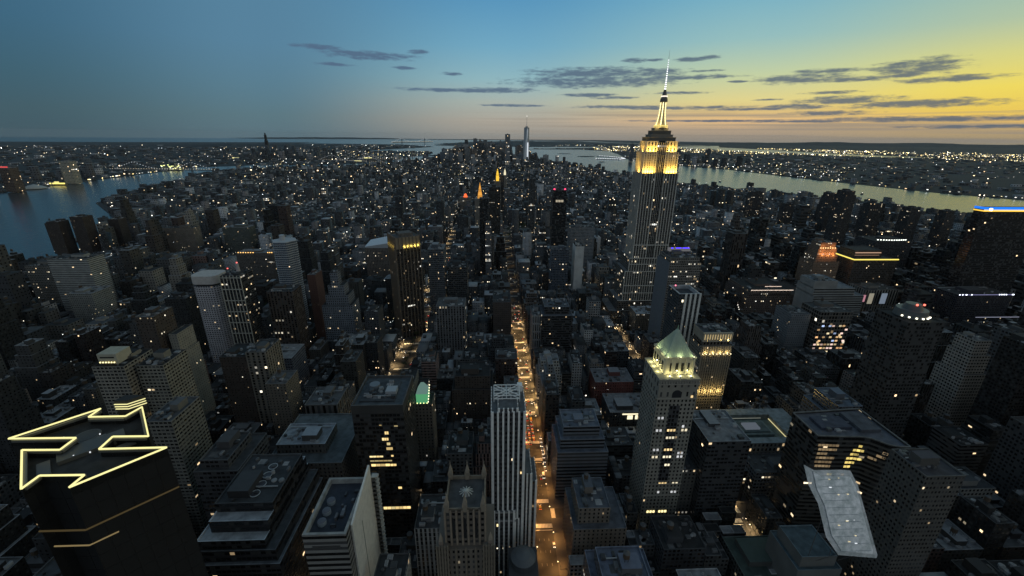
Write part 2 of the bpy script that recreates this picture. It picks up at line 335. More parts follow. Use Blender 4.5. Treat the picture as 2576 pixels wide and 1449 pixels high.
def blob(lat, lon, a, b, rot, n=14, sd=1):
    cx, cy = ll(lat, lon); r = random.Random(sd); out = []
    for i in range(n):
        t = 2*math.pi*i/n; k = r.uniform(.88, 1.1); px, py = a*k*math.cos(t), b*k*math.sin(t)
        out.append((cx+px*math.cos(rot)-py*math.sin(rot), cy+px*math.sin(rot)+py*math.cos(rot)))
    return out
wd = MB(); n = 96; ring = [(36500*math.cos(2*math.pi*i/n), 36500*math.sin(2*math.pi*i/n)) for i in range(n)]
wd.face([(x, y, -3) for x, y in ring], (.05, .05, .05)); tag(wd.build('water', WATER), kind='structure')
structure('city_ground', [manhattan], 0, ASPH, -6)
structure('eastern_land', [brooklyn], -.6, FARL, -6)
structure('western_land', [jersey], -.6, FARL, -6)
structure('southern_island', [staten], -.6, FARL, -6)
structure('harbour_island', [blob(40.6895, -74.0170, 620, 330, .6, sd=2), blob(40.6892, -74.0445, 150, 110, .3, sd=3), blob(40.6995, -74.0396, 200, 150, .9, sd=4)], -.6, FARL, -6)
hl = MB()     # low hills far to the south and west, just under the horizon
for (lat, lon, a, b, h, rot) in [(40.595, -74.11, 6500, 2300, 95, 1.35), (40.40, -74.06, 7000, 1600, 75, .4), (40.66, -74.36, 14000, 2600, 150, -.1), (40.63, -73.98, 3000, 1400, 45, .3), (40.69, -73.88, 7000, 1200, 50, 2.1)]:
    cx, cy = ll(lat, lon); G = 18
    P_ = {}
    for i in range(G+1):
        for j in range(G+1):
            u, v = -1+2*i/G, -1+2*j/G; z = -8+h*1.1*max(0, (1-u*u))*max(0, (1-v*v))*(1+.35*math.sin(i*1.7+j*.9)*math.cos(j*1.3+h))
            P_[i, j] = (cx+a*u*math.cos(rot)-b*v*math.sin(rot), cy+a*u*math.sin(rot)+b*v*math.cos(rot), z)
    for i in range(G):
        for j in range(G): hl.face([P_[i, j], P_[i+1, j], P_[i+1, j+1], P_[i, j+1]], (.04, .04, .04))
tag(hl.build('hills', FARL), kind='structure')

# ---------------------------------------------------------------- street grid
def SY(n): return 52.6+80.4*(42-n)
AV = [-1330, -1105, -855, -625, -405, -257, -115, 57, 225, 507, 785, 1060, 1335, 1610, 1885, 2110]
AH = {-115: 20, 57: 12.5}
SH = 8.5
def ah(i): return AH.get(AV[i], 14)
BLK = []
for n_ in range(41, -26, -1):
    y0, y1 = SY(n_+1)+SH, SY(n_)-SH
    if n_ in (14, 23, 34): y1 -= 6
    if n_+1 in (14, 23, 34, 42): y0 += 6
    for i in range(len(AV)-1):
        x0, x1 = AV[i]+ah(i), AV[i+1]-ah(i+1)
        BLK.append((i, n_, x0, y0, x1, y1))
def diag(x, y):   # the slanting avenue: distance from its centre line
    ax, ay = 640, SY(40); bx, by = 60, SY(14)
    t = ((x-ax)*(bx-ax)+(y-ay)*(by-ay))/((bx-ax)**2+(by-ay)**2)
    if t < -.3 or t > 1: return 1e9
    return math.hypot(x-ax-t*(bx-ax), y-ay-t*(by-ay))
pv_ = MB()
PARKS = [(225+14, SY(26), 57+0, SY(23))]
for i, n_, x0, y0, x1, y1 in BLK:
    cx, cy = (x0+x1)/2, (y0+y1)/2
    if not inside(cx, cy, manhattan): continue
    if scr(cx, cy, 0)[2] < 1 or n_ < 8: continue
    pv_.box(x0-4, y0-3.5, .02, x1+4, y1+3.5, .16, (.2, .2, .2))
tag(pv_.build('pavement', PAVE), kind='structure')
mk = MB()
for ax in (57, -115, 225):
    h_ = {57: 8.3, -115: 15, 225: 9}[ax]
    for n_ in range(40, 22, -1):
        y = SY(n_)
        for yy in (y-15, y+11.5):        # painted crossings: ladder bars filling each band
            k = -h_
            while k < h_:
                mk.box(ax+k, yy, .01, ax+k+.95, yy+4.2, .035, (.6, .6, .6)); k += 1.25
        mk.box(ax-h_, y-17.4, .01, ax+h_, y-16.9, .03, (.6, .6, .6))
        if ax == 57:
            for dx in (-4, 0, 4):
                k = y+20
                while k < y+60: mk.box(ax+dx-.06, k, .01, ax+dx+.06, k+2.2, .03, (.6, .6, .6)); k += 11
        for xs in (ax-h_-4.5, ax+h_+.8):
            k = y-5
            while k < y+5: mk.box(xs, k, .01, xs+3.6, k+.8, .03, (.6, .6, .6)); k += 1.3
tag(mk.build('road_marking', PAINT), kind='structure')

# ---------------------------------------------------------------- buildings: shared builders
FOOT = []           # footprints kept free for individually planned buildings (x0,y0,x1,y1)
GUARD = []          # sight lines kept open: (px0, px1, lowest py that must stay visible, distance)
def reserve(x0, y0, x1, y1, m=2): FOOT.append((x0-m, y0-m, x1+m, y1+m))
def roof_rect(mb, x0, y0, x1, y1, z, col, rim, par=1.1, rc=None):
    """a roof surface with a parapet ring round it (walls already rise to z+par)"""
    t = rim; rc = rc or tuple(min(1, c*1.5+.05) for c in col)
    mb.face([(x0+t, y0+t, z), (x1-t, y0+t, z), (x1-t, y1-t, z), (x0+t, y1-t, z)], col)
    o = [(x0, y0), (x1, y0), (x1, y1), (x0, y1)]; i = [(x0+t, y0+t), (x1-t, y0+t), (x1-t, y1-t), (x0+t, y1-t)]
    for k in range(4):
        j = (k+1) % 4
        mb.face([(o[k][0], o[k][1], z+par), (o[j][0], o[j][1], z+par), (i[j][0], i[j][1], z+par), (i[k][0], i[k][1], z+par)], rc)
        mb.face([(i[k][0], i[k][1], z+par), (i[j][0], i[j][1], z+par), (i[j][0], i[j][1], z), (i[k][0], i[k][1], z)], rc)
def tank(x, y, z, r=2.1, h=3.6, leg=3.0):
    mb = MB(); c = (.09, .065, .045)
    for a in range(4):
        px, py = x+r*.7*math.cos(a*math.pi/2+.78), y+r*.7*math.sin(a*math.pi/2+.78); mb.box(px-.15, py-.15, z, px+.15, py+.15, z+leg, (.06, .06, .06))
    mb.box(x-r*.8, y-r*.8, z+leg-.3, x+r*.8, y+r*.8, z+leg, (.06, .06, .06), bottom=True)
    mb.cyl(x, y, z+leg, z+leg+h, r, r*.96, 12, c, top=False); mb.cyl(x, y, z+leg+h, z+leg+h+1.5, r*1.05, 0, 12, (.1, .1, .1)); return mb
GREY = (.2, .2, .2)
def clutter(t, rm, x0, y0, x1, y1, z, k, r):
    """plant units, ducts and skylights (each a part) and patches of different membrane (in the roof) on a flat roof"""
    for _ in range(k):
        w, d, h = r.uniform(1.2, 4.2), r.uniform(1.2, 4.2), r.uniform(.7, 2.6)
        if x1-x0 < w+3 or y1-y0 < d+3: continue
        a, b = r.uniform(x0+1, x1-w-1), r.uniform(y0+1, y1-d-1); g = r.choice([.05, .1, .16, .3, .42]); m = MB()
        if r.random() < .25: m.cyl(a+w/2, b+d/2, z+.02, z+h, w/2, w/2, 12, (g, g, g), top=False); m.cyl(a+w/2, b+d/2, z+h, z+h+.3, w/2, w*.2, 12, (g*.6,)*3); t.part('roof_fan', m, METAL)
        else:
            m.box(a, b, z+.02, a+w, b+d, z+h, (g, g, g*1.02)); m.box(a+.3, b+.3, z+h, a+w-.3, b+d-.3, z+h+.15, (g*.5,)*3); t.part('rooftop_unit', m, METAL)
    if x1-x0 > 12 and y1-y0 > 10:
        for _ in range(3):
            a, b = r.uniform(x0+1, x1-8), r.uniform(y0+1, y1-7); rm.box(a, b, z+.01, a+r.uniform(3, 7), b+r.uniform(3, 6), z+.06, (r.uniform(.04, .4),)*3)
        if r.random() < .6:
            b = r.uniform(y0+2, y1-3); m = MB(); m.box(x0+2, b, z+.5, x1-3, b+.8, z+1.1, (.3, .3, .3), bottom=True); t.part('duct', m, METAL)
def std(name, label, cat, x0, y0, w, d, z, col, st, tiers=None, roofcol=None, group=None, tankn=None, seed=0, lod=0, pent=True, z0=0, res=True, rim=.45, cap=None):
    """ordinary building: walls in stacked tiers (each (left, front, right, back inset, top height)), roofs with parapets, roof plant"""
    r = random.Random(seed or hash((round(x0), round(y0))) & 0xffff)
    t = T(name, x0+w/2, y0+d/2, label, cat, group)
    roofcol = roofcol or (lambda g: (g, g*1.03, g*1.07))(r.choice([.025, .035, .05, .07, .11, .24]))
    tiers = tiers or [(0, 0, 0, 0, z)]; roofcols = roofcol if isinstance(roofcol, list) else None
    if roofcols: roofcol = roofcols[-1]
    wm, rm, eq = MB(), MB(), MB(); zp = z0; X0, Y0, X1, Y1 = x0, y0, x0+w, y0+d
    par = 1.1 if lod == 0 else 0
    for k, (a, b, c, e, zt) in enumerate(tiers):
        X0 += a; Y0 += b; X1 -= c; Y1 -= e
        wm.box(X0, Y0, zp, X1, Y1, zt+par, col, st, top=False)
        rcol = roofcols[k] if roofcols else roofcol
        if lod == 0: roof_rect(rm, X0, Y0, X1, Y1, zt, rcol, rim, par, cap)
        else: rm.face([(X0, Y0, zt), (X1, Y0, zt), (X1, Y1, zt), (X0, Y1, zt)], roofcol)
        zp = zt
    t.part('wall', wm, FAC)
    W_, D_ = X1-X0, Y1-Y0
    if pent and W_ > 8 and D_ > 8:
        pw, pd, ph = W_*r.uniform(.25, .5), D_*r.uniform(.25, .5), r.uniform(3, 6.5)
        px, py = X0+r.uniform(.15, .8)*(W_-pw), Y0+r.uniform(.2, .9)*(D_-pd)
        pm = MB(); pm.box(px, py, zp, px+pw, py+pd, zp+ph, tuple(c_*.8+.02 for c_ in col), topcol=roofcol); t.part('rooftop_house', pm, STONE)
        if lod == 0:
            clutter(t, rm, X0, Y0, X1, Y1, zp, int(min(15, 4+W_*D_/60)), r)
        nt_ = tankn if tankn is not None else (1 if r.random() < .45 and z < 110 else 0)
        for q in range(nt_):
            t.part('water_tank', tank(px+pw*(.3+.4*q), py+pd*.5, zp+ph, r.uniform(1.7, 2.5)), STONE)
    t.part('roof', rm, ROOF)
    if res: reserve(x0, y0, x0+w, y0+d)
    return t
def guard(x0, y0, x1, zlow, margin=6):
    p = [scr(x, y0, zlow) for x in (x0, x1)]; GUARD.append((min(p[0][0], p[1][0])-margin, max(p[0][0], p[1][0])+margin, max(p[0][1], p[1][1]), min(p[0][2], p[1][2])))
WARM = (1, .72, .34); PALE = (1, .88, .62); GOLD = (1, .78, .22)
def lit_windows(t, y, spans, col=WARM, gain=1.3, name='window'):
    """single lit windows set 6 cm proud of the north wall"""
    for s in spans:
        x0, x1, z0, z1 = s[:4]; mb = MB(); c = s[4] if len(s) > 4 else col; g = s[5] if len(s) > 5 else gain
        mb.box(x0, y-.06, z0, x1, y-.01, z1, c, gain=g, bottom=True); t.part(name, mb, GLOW)

# ---- tall stepped tower with a lit mast (the tallest one)
def stepped_spire():
    t = T('spire_skyscraper', 286, 736, 'tallest limestone tower, crown and tapering mast floodlit yellow, white antenna', 'skyscraper')
    lime = (.54, .52, .47); st = (3.0, 3.7, .035, .62, .7, 1.0, 1.0)
    w = MB(); pr = MB(); rf = MB()
    def blk(x0, y0, x1, y1, z0, z1, s=st, c=(.115, .108, .098)):
        w.box(x0, y0, z0, x1, y1, z1, c, s, top=False); rf.face([(x0, y0, z1), (x1, y0, z1), (x1, y1, z1), (x0, y1, z1)], (.2, .2, .2))
    def piers(x0, x1, y, z0, z1, step, wd=1.0, d=.7):
        n_ = max(1, round((x1-x0)/step))
        for i in range(n_+1):
            x = x0+(x1-x0)*i/n_; ww = wd*(1.5 if i in (0, n_) else 1)
            pr.box(x-ww/2, y-d, z0, x+ww/2, y+.05, z1, lime)
    def piers_e(x, y0, y1, z0, z1, step, wd=1.0, d=.7):
        n_ = max(1, round((y1-y0)/step))
        for i in range(n_+1):
            y = y0+(y1-y0)*i/n_; pr.box(x-d, y-wd/2, z0, x+.05, y+wd/2, z1, lime)
    blk(222, 700, 348, 766, 0, 25); blk(236, 703, 338, 762, 25, 44); blk(245, 704, 329, 760, 44, 98)
    blk(251, 705, 321, 757, 98, 122)
    # shaft: two wings with a recessed middle bay
    blk(256, 706, 278.5, 750, 122, 264); blk(293.5, 706, 316, 750, 122, 264); blk(278.5, 711, 293.5, 745, 122, 312, (3.0, 3.7, .06, .62, .7, 2.0, 1.0), (.10, .09, .08))
    blk(258.5, 710, 278.5, 748, 264, 297, (3.0, 3.7, .03, .45, .6, 1.0, 1.0), (.45, .4, .3)); blk(293.5, 710, 313.5, 748, 264, 297, (3.0, 3.7, .03, .45, .6, 1.0, 1.0), (.45, .4, .3))
    blk(262, 713, 279, 746, 297, 314, (5.6, 8, 0, .35, .6, 1.0, 1.0), (.45, .4, .3)); blk(293, 713, 310, 746, 297, 314, (5.6, 8, 0, .35, .6, 1.0, 1.0), (.45, .4, .3))
    piers(245, 329, 704, 44, 98, 4.2, 1.0); piers(251, 321, 705, 98, 122, 4.4, 1.0)
    for a, b in ((256, 278.5), (293.5, 316)): piers(a, b, 706, 122, 264, 4.5, 1.0)
    for a, b in ((258.5, 278.5), (293.5, 313.5)): piers(a, b, 710, 264, 297, 4.0, 1.1); 
    for a, b in ((262, 279), (293, 310)): piers(a, b, 713, 297, 314, 5.6, 2.2)
    piers_e(256, 706, 750, 122, 264, 4.4); piers_e(258.5, 710, 748, 264, 297, 3.8); piers_e(262, 713, 746, 297, 314, 8, 2.2)
    piers(278.5, 293.5, 711, 122, 312, 3.0, .5, .4)
    for z, a, b, y in ((44, 236, 338, 703), (98, 245, 329, 704), (122, 251, 321, 705), (58, 245, 329, 704), (145, 256, 316, 706), (111, 251, 321, 705), (72, 245, 329, 704)):
        pr.box(a-.3, y-1.0, z-.6, b+.3, y-.1, z+.8, lime, bottom=True)
    # stepped deck under the mast
    dk = MB()
    for a, b, z0, z1, c in ((264, 308, 314, 320, .13), (268, 304, 320, 324, .2), (271, 301, 324, 330, .12), (275, 297, 330, 334, .2)):
        dk.box(a, 730-(b-a)*.36, z0, b, 730+(b-a)*.36, z1, (c, c*.95, c*.85)); dk.box(a-.5, 730-(b-a)*.36-.5, z1-.8, b+.5, 730+(b-a)*.36+.5, z1-.1, (.3, .27, .22), bottom=True)
    t.part('wall', w, FAC); t.part('pier', pr, STONE).__setitem__('kind', 'stuff'); t.part('roof', rf, ROOF); t.part('observation_deck', dk, STONE)
    # mast: winged shaft with four glowing glass slots, drum, cone
    ms = MB(); gl = MB(); cx, cy = 287, 730
    for i in range(10):
        z0, z1 = 334+i*3.9, 334+(i+1)*3.9
        r0 = 5.0+5.8*(1-i/10)**2.6; r1 = 5.0+5.8*(1-(i+1)/10)**2.6
        ms.cyl(cx, cy, z0, z1, r0, r1, 16, (.42, .38, .28), top=False)
    for k in range(8):
        a = k*math.pi/4+math.pi/8
        for i in range(9):
            z0, z1 = 336+i*4, 336+(i+1)*4; r0 = 5.3+5.8*(1-i/10)**2.6; r1 = 5.3+5.8*(1-(i+1)/10)**2.6
            ca, sa = math.cos(a), math.sin(a)
            gl.face([(cx+r0*ca+1.0*sa, cy+r0*sa-1.0*ca, z0), (cx+r0*ca-1.0*sa, cy+r0*sa+1.0*ca, z0), (cx+r1*ca-.6*sa, cy+r1*sa+.6*ca, z1), (cx+r1*ca+.6*sa, cy+r1*sa-.6*ca, z1)][::-1], (1, .84, .4), gain=2.2)
    t.part('mast', ms, STONE); t.part('mast_window', gl, GLOW)
    dr = MB(); dr.cyl(cx, cy, 373, 378, 6.0, 5.4, 16, (.1, .1, .1)); dr.cyl(cx, cy, 378, 381, 4.6, 4.2, 16, (.2, .2, .2)); dr.cyl(cx, cy, 381, 390, 4.0, 1.9, 16, (.12, .12, .12)); t.part('drum', dr, METAL)
    rg = MB(); rg.cyl(cx, cy, 380.2, 381.6, 4.9, 4.9, 16, (1, .9, .75), gain=1.6); rg.cyl(cx, cy, 336, 338, 11.2, 11.0, 16, GOLD, gain=1.0); t.part('light_ring', rg, GLOW)
    an = MB(); an.cyl(cx, cy, 390, 412, 1.1, .85, 8, (.5, .5, .5)); an.cyl(cx, cy, 412, 430, .7, .5, 8, (.5, .5, .5)); an.cyl(cx, cy, 430, 446, .35, .1, 6, (.5, .5, .5)); a_ = t.part('antenna', an, METAL)
    for i in range(14):
        m_ = MB(); m_.cyl(cx, cy, 391+i*3.1, 392.6+i*3.1, 1.35-.055*i, 1.3-.055*i, 8, (.92, .96, 1), gain=2.4-.08*i); t.part('antenna_light', m_, GLOW, parent=a_)
    # floodlights standing on the ledges
    fl = MB()
    for x, y, z, p, sx, sy in ((267.5, 706.2, 264.4, 21000, 17, 3), (304.5, 706.2, 264.4, 21000, 17, 3), (270, 709.3, 297.6, 12000, 13, 2.2), (302, 709.3, 297.6, 12000, 13, 2.2)):
        t.light('floodlight', 'AREA', (x, y, z), p, (1, .60, .10), sx, .8, (0, .1, 1))
    for y, z, p in ((727, 264.4, 21000), (729, 297.6, 12000)):
        l_ = t.light('floodlight', 'AREA', (254.6 if z < 290 else 258.2, y, z), p, (1, .60, .10), .8, 34, (.1, 0, 1))
    for x, y in ((277, 718), (297, 718), (275, 730)):
        t.light('floodlight', 'POINT', (x, y, 338), 3600, (1, .74, .25), .6)
    reserve(222, 700, 348, 766); guard(245, 700, 329, 44)
stepped_spire()

# ---- green-roofed pyramid tower
def pyramid_tower():
    t = T('pyramid_roof_tower', 153, 289, 'slender stone tower with floodlit green copper pyramid roof and glowing lantern storey', 'office tower')
    lime = (.25, .235, .2); st = (3.1, 3.7, .003, .45, .52, 5.0, 1.1)
    w, rf, tr = MB(), MB(), MB()
    w.box(138, 272, 0, 168, 304, 134, lime, st, top=False)
    w.box(138, 272, 134, 168, 304, 150, lime, (5, 8, 0, .3, .5, 1), top=False)
    rf.box(137.4, 271.4, 150, 168.6, 304.6, 151.2, (.24, .23, .2), bottom=True)
    for z, o in ((134, .5), (146.5, .9), (40, .6), (52, .4)): tr.box(138-o, 272-o, z, 168+o, 272-.05, z+.9, (.3, .28, .24), bottom=True)
    for i in range(15): tr.box(138.6+i*2.05, 271.2, 147.4, 139.4+i*2.05, 271.95, 149.2, (.3, .28, .24), bottom=True)
    # tall dark bay in the middle of the north wall, arched head
    db = MB(); db.box(148.5, 271.8, 56, 156.5, 271.95, 128, (.05, .05, .055), (2.6, 3.7, .004, .7, .72, 3, 1.1)); t.part('window_bay', db, FAC)
    ar = MB(); ar.prism([(152.5+3.4*math.cos(a), 271.6) for a in (0, 1)], 0, 0, (.03, .03, .03)) if 0 else None
    pts = [(152.5+3.6*math.cos(R(a)), 138+3.6*math.sin(R(a))) for a in range(0, 181, 15)]+[(148.9, 135), (156.1, 135)]
    ar.face([(x, 271.9, z) for x, z in pts], (.03, .03, .035)) if ar else None
    a2 = MB(); a2.face([(x, 271.9, z) for x, z in pts], (.03, .03, .035)); t.part('arched_window', a2, GLASS)
    t.part('wall', w, FAC); t.part('cornice', tr, STONE); t.part('roof_terrace', rf, STONE)
    ln = MB(); ln.box(143, 279, 151.2, 166, 301, 164, (.45, .42, .34), None, top=False); ln.box(142.4, 278.4, 164, 166.6, 301.6, 165.4, (.34, .32, .27), bottom=True)
    for x in range(5): ln.box(143+x*5.3, 278.2, 151.2, 144.4+x*5.3, 279.02, 164, (.42, .4, .33))
    o = t.part('lantern_storey', ln, STONE)
    for i in range(4):
        m_ = MB(); m_.box(147.2+i*4.3, 278.7, 153.5, 149.2+i*4.3, 278.95, 160.5, (.03, .03, .03), bottom=True); t.part('tall_window', m_, GLASS, parent=o)
    for i in range(4):
        m_ = MB(); m_.box(142.75, 281.5+i*5, 153.5, 142.95, 284+i*5, 160.5, (.03, .03, .03), bottom=True); t.part('tall_window', m_, GLASS, parent=o)
    py = MB(); py.pyramid(144, 279.5, 164, 299.5, 165.4, 183.5, (.36, .44, .36), .06)
    p_ = t.part('pyramid_roof', py, STONE)
    rb = MB()
    for i in range(9):
        f = i/8; rb.beam((144+20*f, 279.4, 165.5), (153.4+1.2*f, 288.9, 183.4), .28, (.42, .5, .42)); rb.beam((143.9, 279.5+20*f, 165.5), (153.3, 288.9+1.2*f, 183.4), .28, (.42, .5, .42))
    t.part('roof_seam', rb, STONE, parent=p_)
    fi = MB(); fi.cyl(154, 289.5, 183.4, 187, .5, .05, 8, (.3, .45, .35)); t.part('finial', fi, STONE)
    cg = (.95, 1, .42)
    for x in (146.5, 154.5, 162.5): t.light('floodlight', 'POINT', (x, 275.6, 152.4), 1000, (1, .92, .4), .4)
    for y in (283, 291, 298): t.light('floodlight', 'POINT', (140.4, y, 152.4), 900, (1, .92, .4), .4)
    for x, y in ((144.5, 277.7), (154, 277.7), (164, 277.7), (141.6, 284), (141.6, 295)): t.light('floodlight', 'POINT', (x, y, 166.6), 520, (.96, 1, .5), .35)
    lm = MB()
    for x in (146.5, 154.5, 162.5): lm.box(x-.4, 274.6, 151.6, x+.4, 275.2, 152.2, (1, .98, .6), gain=3, bottom=True)
    for x in (144.5, 154, 164): lm.box(x-.3, 277.7, 165.9, x+.3, 278.1, 166.3, (1, .98, .6), gain=3, bottom=True)
    t.part('lamp', lm, GLOW)
    r = random.Random(5)
    sp = []
    Lf, Cf, Rf = (140.6, 143.4), (149.4, 151.8, 154.2), (160.6, 163.4)
    for z, gs in ((116, (Lf,)), (108, (Rf[:1],)), (104.5, (Lf, Cf, Rf)), (97.5, (Cf,)), (86, (Lf, Cf)), (82.5, (Rf,)), (79, (Lf, Cf, Rf)), (71, (Cf[1:],)), (52, (Cf, Rf)), (43, (Cf[:1], Rf)), (134.8, (Rf[1:],))):
        for g_ in gs:
            c_, q_ = r.choice([(PALE, 1.2), (WARM, 1.3), ((.95, .97, 1), .7)])
            for x in g_: sp.append((x, x+1.7, z, z+2.1, c_, q_*r.uniform(.6, 1.1)))
    for x in (143, 145.5, 148, 153, 155.5, 158): sp.append((x, x+1.8, 22, 24.4, (1, .85, .4), 1.6))
    lit_windows(t, 271.75, sp)
    reserve(138, 262, 178, 304); guard(138, 272, 168, 25)
pyramid_tower()
std('office_building', 'dark stone wing attached low behind green pyramid tower', 'office building', 168.5, 276, 16, 26, 62, (.1, .095, .085), (3.1, 3.7, .04, .45, .5, 1), res=True)

# ---- tower with two lit colonnades
def colonnade_tower():
    t = T('colonnade_tower', 258, 421, 'tower with two glowing yellow colonnades at its top and uplit ribs lower down', 'office tower')
    c = (.2, .175, .14); w, rf = MB(), MB(); st = (2.9, 3.6, .07, .5, .5, 9, 1.0)
    w.box(241, 408, 0, 275, 435, 106, c, st, top=False); w.box(243, 410.5, 106, 273, 433, 111, (.12, .1, .08), (4, 5, 0, .5, .6, 1), top=False)
    w.box(242, 411, 111, 274, 434, 121.5, (.3, .26, .2), None, top=False)
    roof_rect(rf, 242, 411, 274, 434, 120.2, (.07, .08, .09), .6, 1.3); clutter(t, rf, 243, 412, 273, 433, 120.2, 14, random.Random(3))
    rf.box(241, 408, 106, 275, 410.4, 106.1, (.2, .18, .15))
    cp = MB()
    for i in range(12): cp.box(242.2+i*2.82, 409.4, 112, 243.3+i*2.82, 410.5, 119.6, (.5, .44, .33), bottom=True)
    cp.box(241.6, 409.2, 119.6, 274.4, 411.2, 121.4, (.42, .37, .28), bottom=True); cp.box(241.6, 409.2, 110.9, 274.4, 411, 112, (.4, .35, .27), bottom=True)
    for i in range(12): cp.box(242.6+i*2.75, 407.7, 97, 243.5+i*2.75, 408.05, 106, (.4, .35, .27), bottom=True)
    for i in range(14): cp.box(241.6+i*2.5, 406.9, 44, 242.5+i*2.5, 408.05, 95, (.3, .26, .2), bottom=True)
    t.part('wall', w, FAC); t.part('colonnade', cp, STONE); t.part('roof', rf, ROOF)
    gw = MB()
    for i in range(11): gw.box(243.7+i*2.82, 410.75, 112.6, 244.9+i*2.82, 410.9, 118.8, (1, .78, .4), gain=.55, bottom=True)
    t.part('lit_window', gw, GLOW)
    for x in (246, 254, 262, 270):
        t.light('floodlight', 'POINT', (x, 409.9, 112.8), 620, (1, .78, .32), .3); t.light('floodlight', 'POINT', (x, 406.4, 98.4), 900, (1, .76, .3), .3)
    for x in (244, 252, 260, 268): t.light('floodlight', 'POINT', (x, 404.6, 50), 2300, (1, .74, .28), .4)
    for x in (232, 236): t.light('floodlight', 'POINT', (x, 404, 40), 2000, (1, .74, .28), .4)
    lm = MB()
    for i in range(9): lm.box(242.5+i*3.9, 406.4, 96.9, 243.3+i*3.9, 407, 97.5, (1, .85, .5), gain=3, bottom=True)
    t.part('lamp', lm, GLOW)
    lo = MB(); lo.box(226, 404, 0, 241, 432, 40, (.16, .14, .11), st); t.part('low_wing', lo, FAC)
    reserve(222, 396, 280, 436); guard(241, 404, 275, 38)
colonnade_tower()

# ---- tower with bright white piers
def white_pier_tower():
    t = T('white_pier_tower', 25, 252, 'slim tower of bright white vertical piers with open white frame on its roof', 'office tower')
    dk = (.06, .06, .065); wh = (.84, .83, .8); st = (1.5, 3.6, .006, .75, .55, 2, 1.1)
    w, p, rf = MB(), MB(), MB()
    def blk(x0, y0, x1, y1, z0, z1, n, wd=1.25):
        w.box(x0, y0, z0, x1, y1, z1, dk, st, top=False); rf.face([(x0, y0, z1), (x1, y0, z1), (x1, y1, z1), (x0, y1, z1)], (.13, .14, .15))
        for i in range(n):
            x = x0+(x1-x0-wd)*i/(n-1); p.box(x, y0-.75, z0, x+wd, y0+.05, z1+.9, wh)
        m_ = max(2, round((y1-y0)/3.4))
        for i in range(m_):
            y = y0+(y1-y0-wd)*i/(m_-1); p.box(x1-.05, y, z0, x1+.6, y+wd, z1+.6, wh); p.box(x0-.6, y, z0, x0+.05, y+wd, z1+.6, wh)
    blk(14, 238, 36, 268, 58, 149, 7); blk(14.6, 236.5, 30, 238, 0, 66, 5); blk(36, 244, 42, 270, 0, 92, 3, 1.1); blk(42, 246, 46, 270, 0, 84, 2, 1.0); blk(30, 239, 36, 268, 0, 58, 3)
    blk(18.5, 239, 31, 250, 149, 151, 5, .9)
    w.box(14, 240, 0, 36, 268, 58, dk, st, top=False)
    for z in (58, 66): p.box(14, 235.9, z-1.2, 31, 236.6, z, (.3, .3, .29), bottom=True)
    t.part('wall', w, FAC); t.part('pier', p, STONE).__setitem__('kind', 'stuff'); t.part('roof', rf, ROOF)
    fr = MB()      # open white steel frame on the top
    for z in (151.5, 154):
        for a, b in (((15.5, 250), (33, 250)), ((15.5, 263), (33, 263)), ((15.5, 250), (15.5, 263)), ((33, 250), (33, 263)), ((15.5, 250), (33, 263)), ((33, 250), (15.5, 263)), ((15.5, 256.5), (33, 256.5)), ((24, 250), (24, 263))):
            fr.beam((a[0], a[1], z), (b[0], b[1], z), .45, wh)
    for x in (15.5, 21, 27, 33):
        for y in (250, 263): fr.beam((x, y, 149), (x, y, 154), .4, wh)
    t.part('roof_frame', fr, METAL)
    ba = MB(); ba.box(32, 262, 149, 35.5, 267, 153.5, wh); t.part('rooftop_house', ba, STONE)
    lit_windows(t, 237.2, [(33.4, 34.4, 99, 101, WARM, 1.3)]); lit_windows(t, 236.4, [(17, 18.5, 52, 54.5, (1, .8, .4), 1.5), (21.5, 22.3, 30, 31, PALE, 2.5), (17, 17.8, 30, 31, PALE, 2.5)])
    reserve(12, 226, 47, 272); guard(14, 238, 36, 30)
white_pier_tower()
def round_roof():
    t = T('round_roof_building', 36, 214, 'low dark building with round domed roof, beside bright orange avenue, before white pier tower', 'office building')
    w = MB(); w.box(25, 204, 0, 45, 226, 44, (.06, .06, .065), (2.2, 3.6, .02, .5, .5, 1)); t.part('wall', w, FAC)
    d = MB(); d.cyl(35, 215, 44, 49, 8.6, 8.6, 28, (.07, .08, .09), top=False); d.cyl(35, 215, 49, 51.5, 8.6, 5, 28, (.1, .11, .12), top=False); d.cyl(35, 215, 51.5, 52.6, 5, .4, 28, (.1, .11, .12)); t.part('round_roof', d, METAL)
    lit_windows(t, 203.9, [(36, 38.4, 31, 36, (1, .8, .35), 1.4)]); reserve(24, 200, 46, 227)
round_roof()

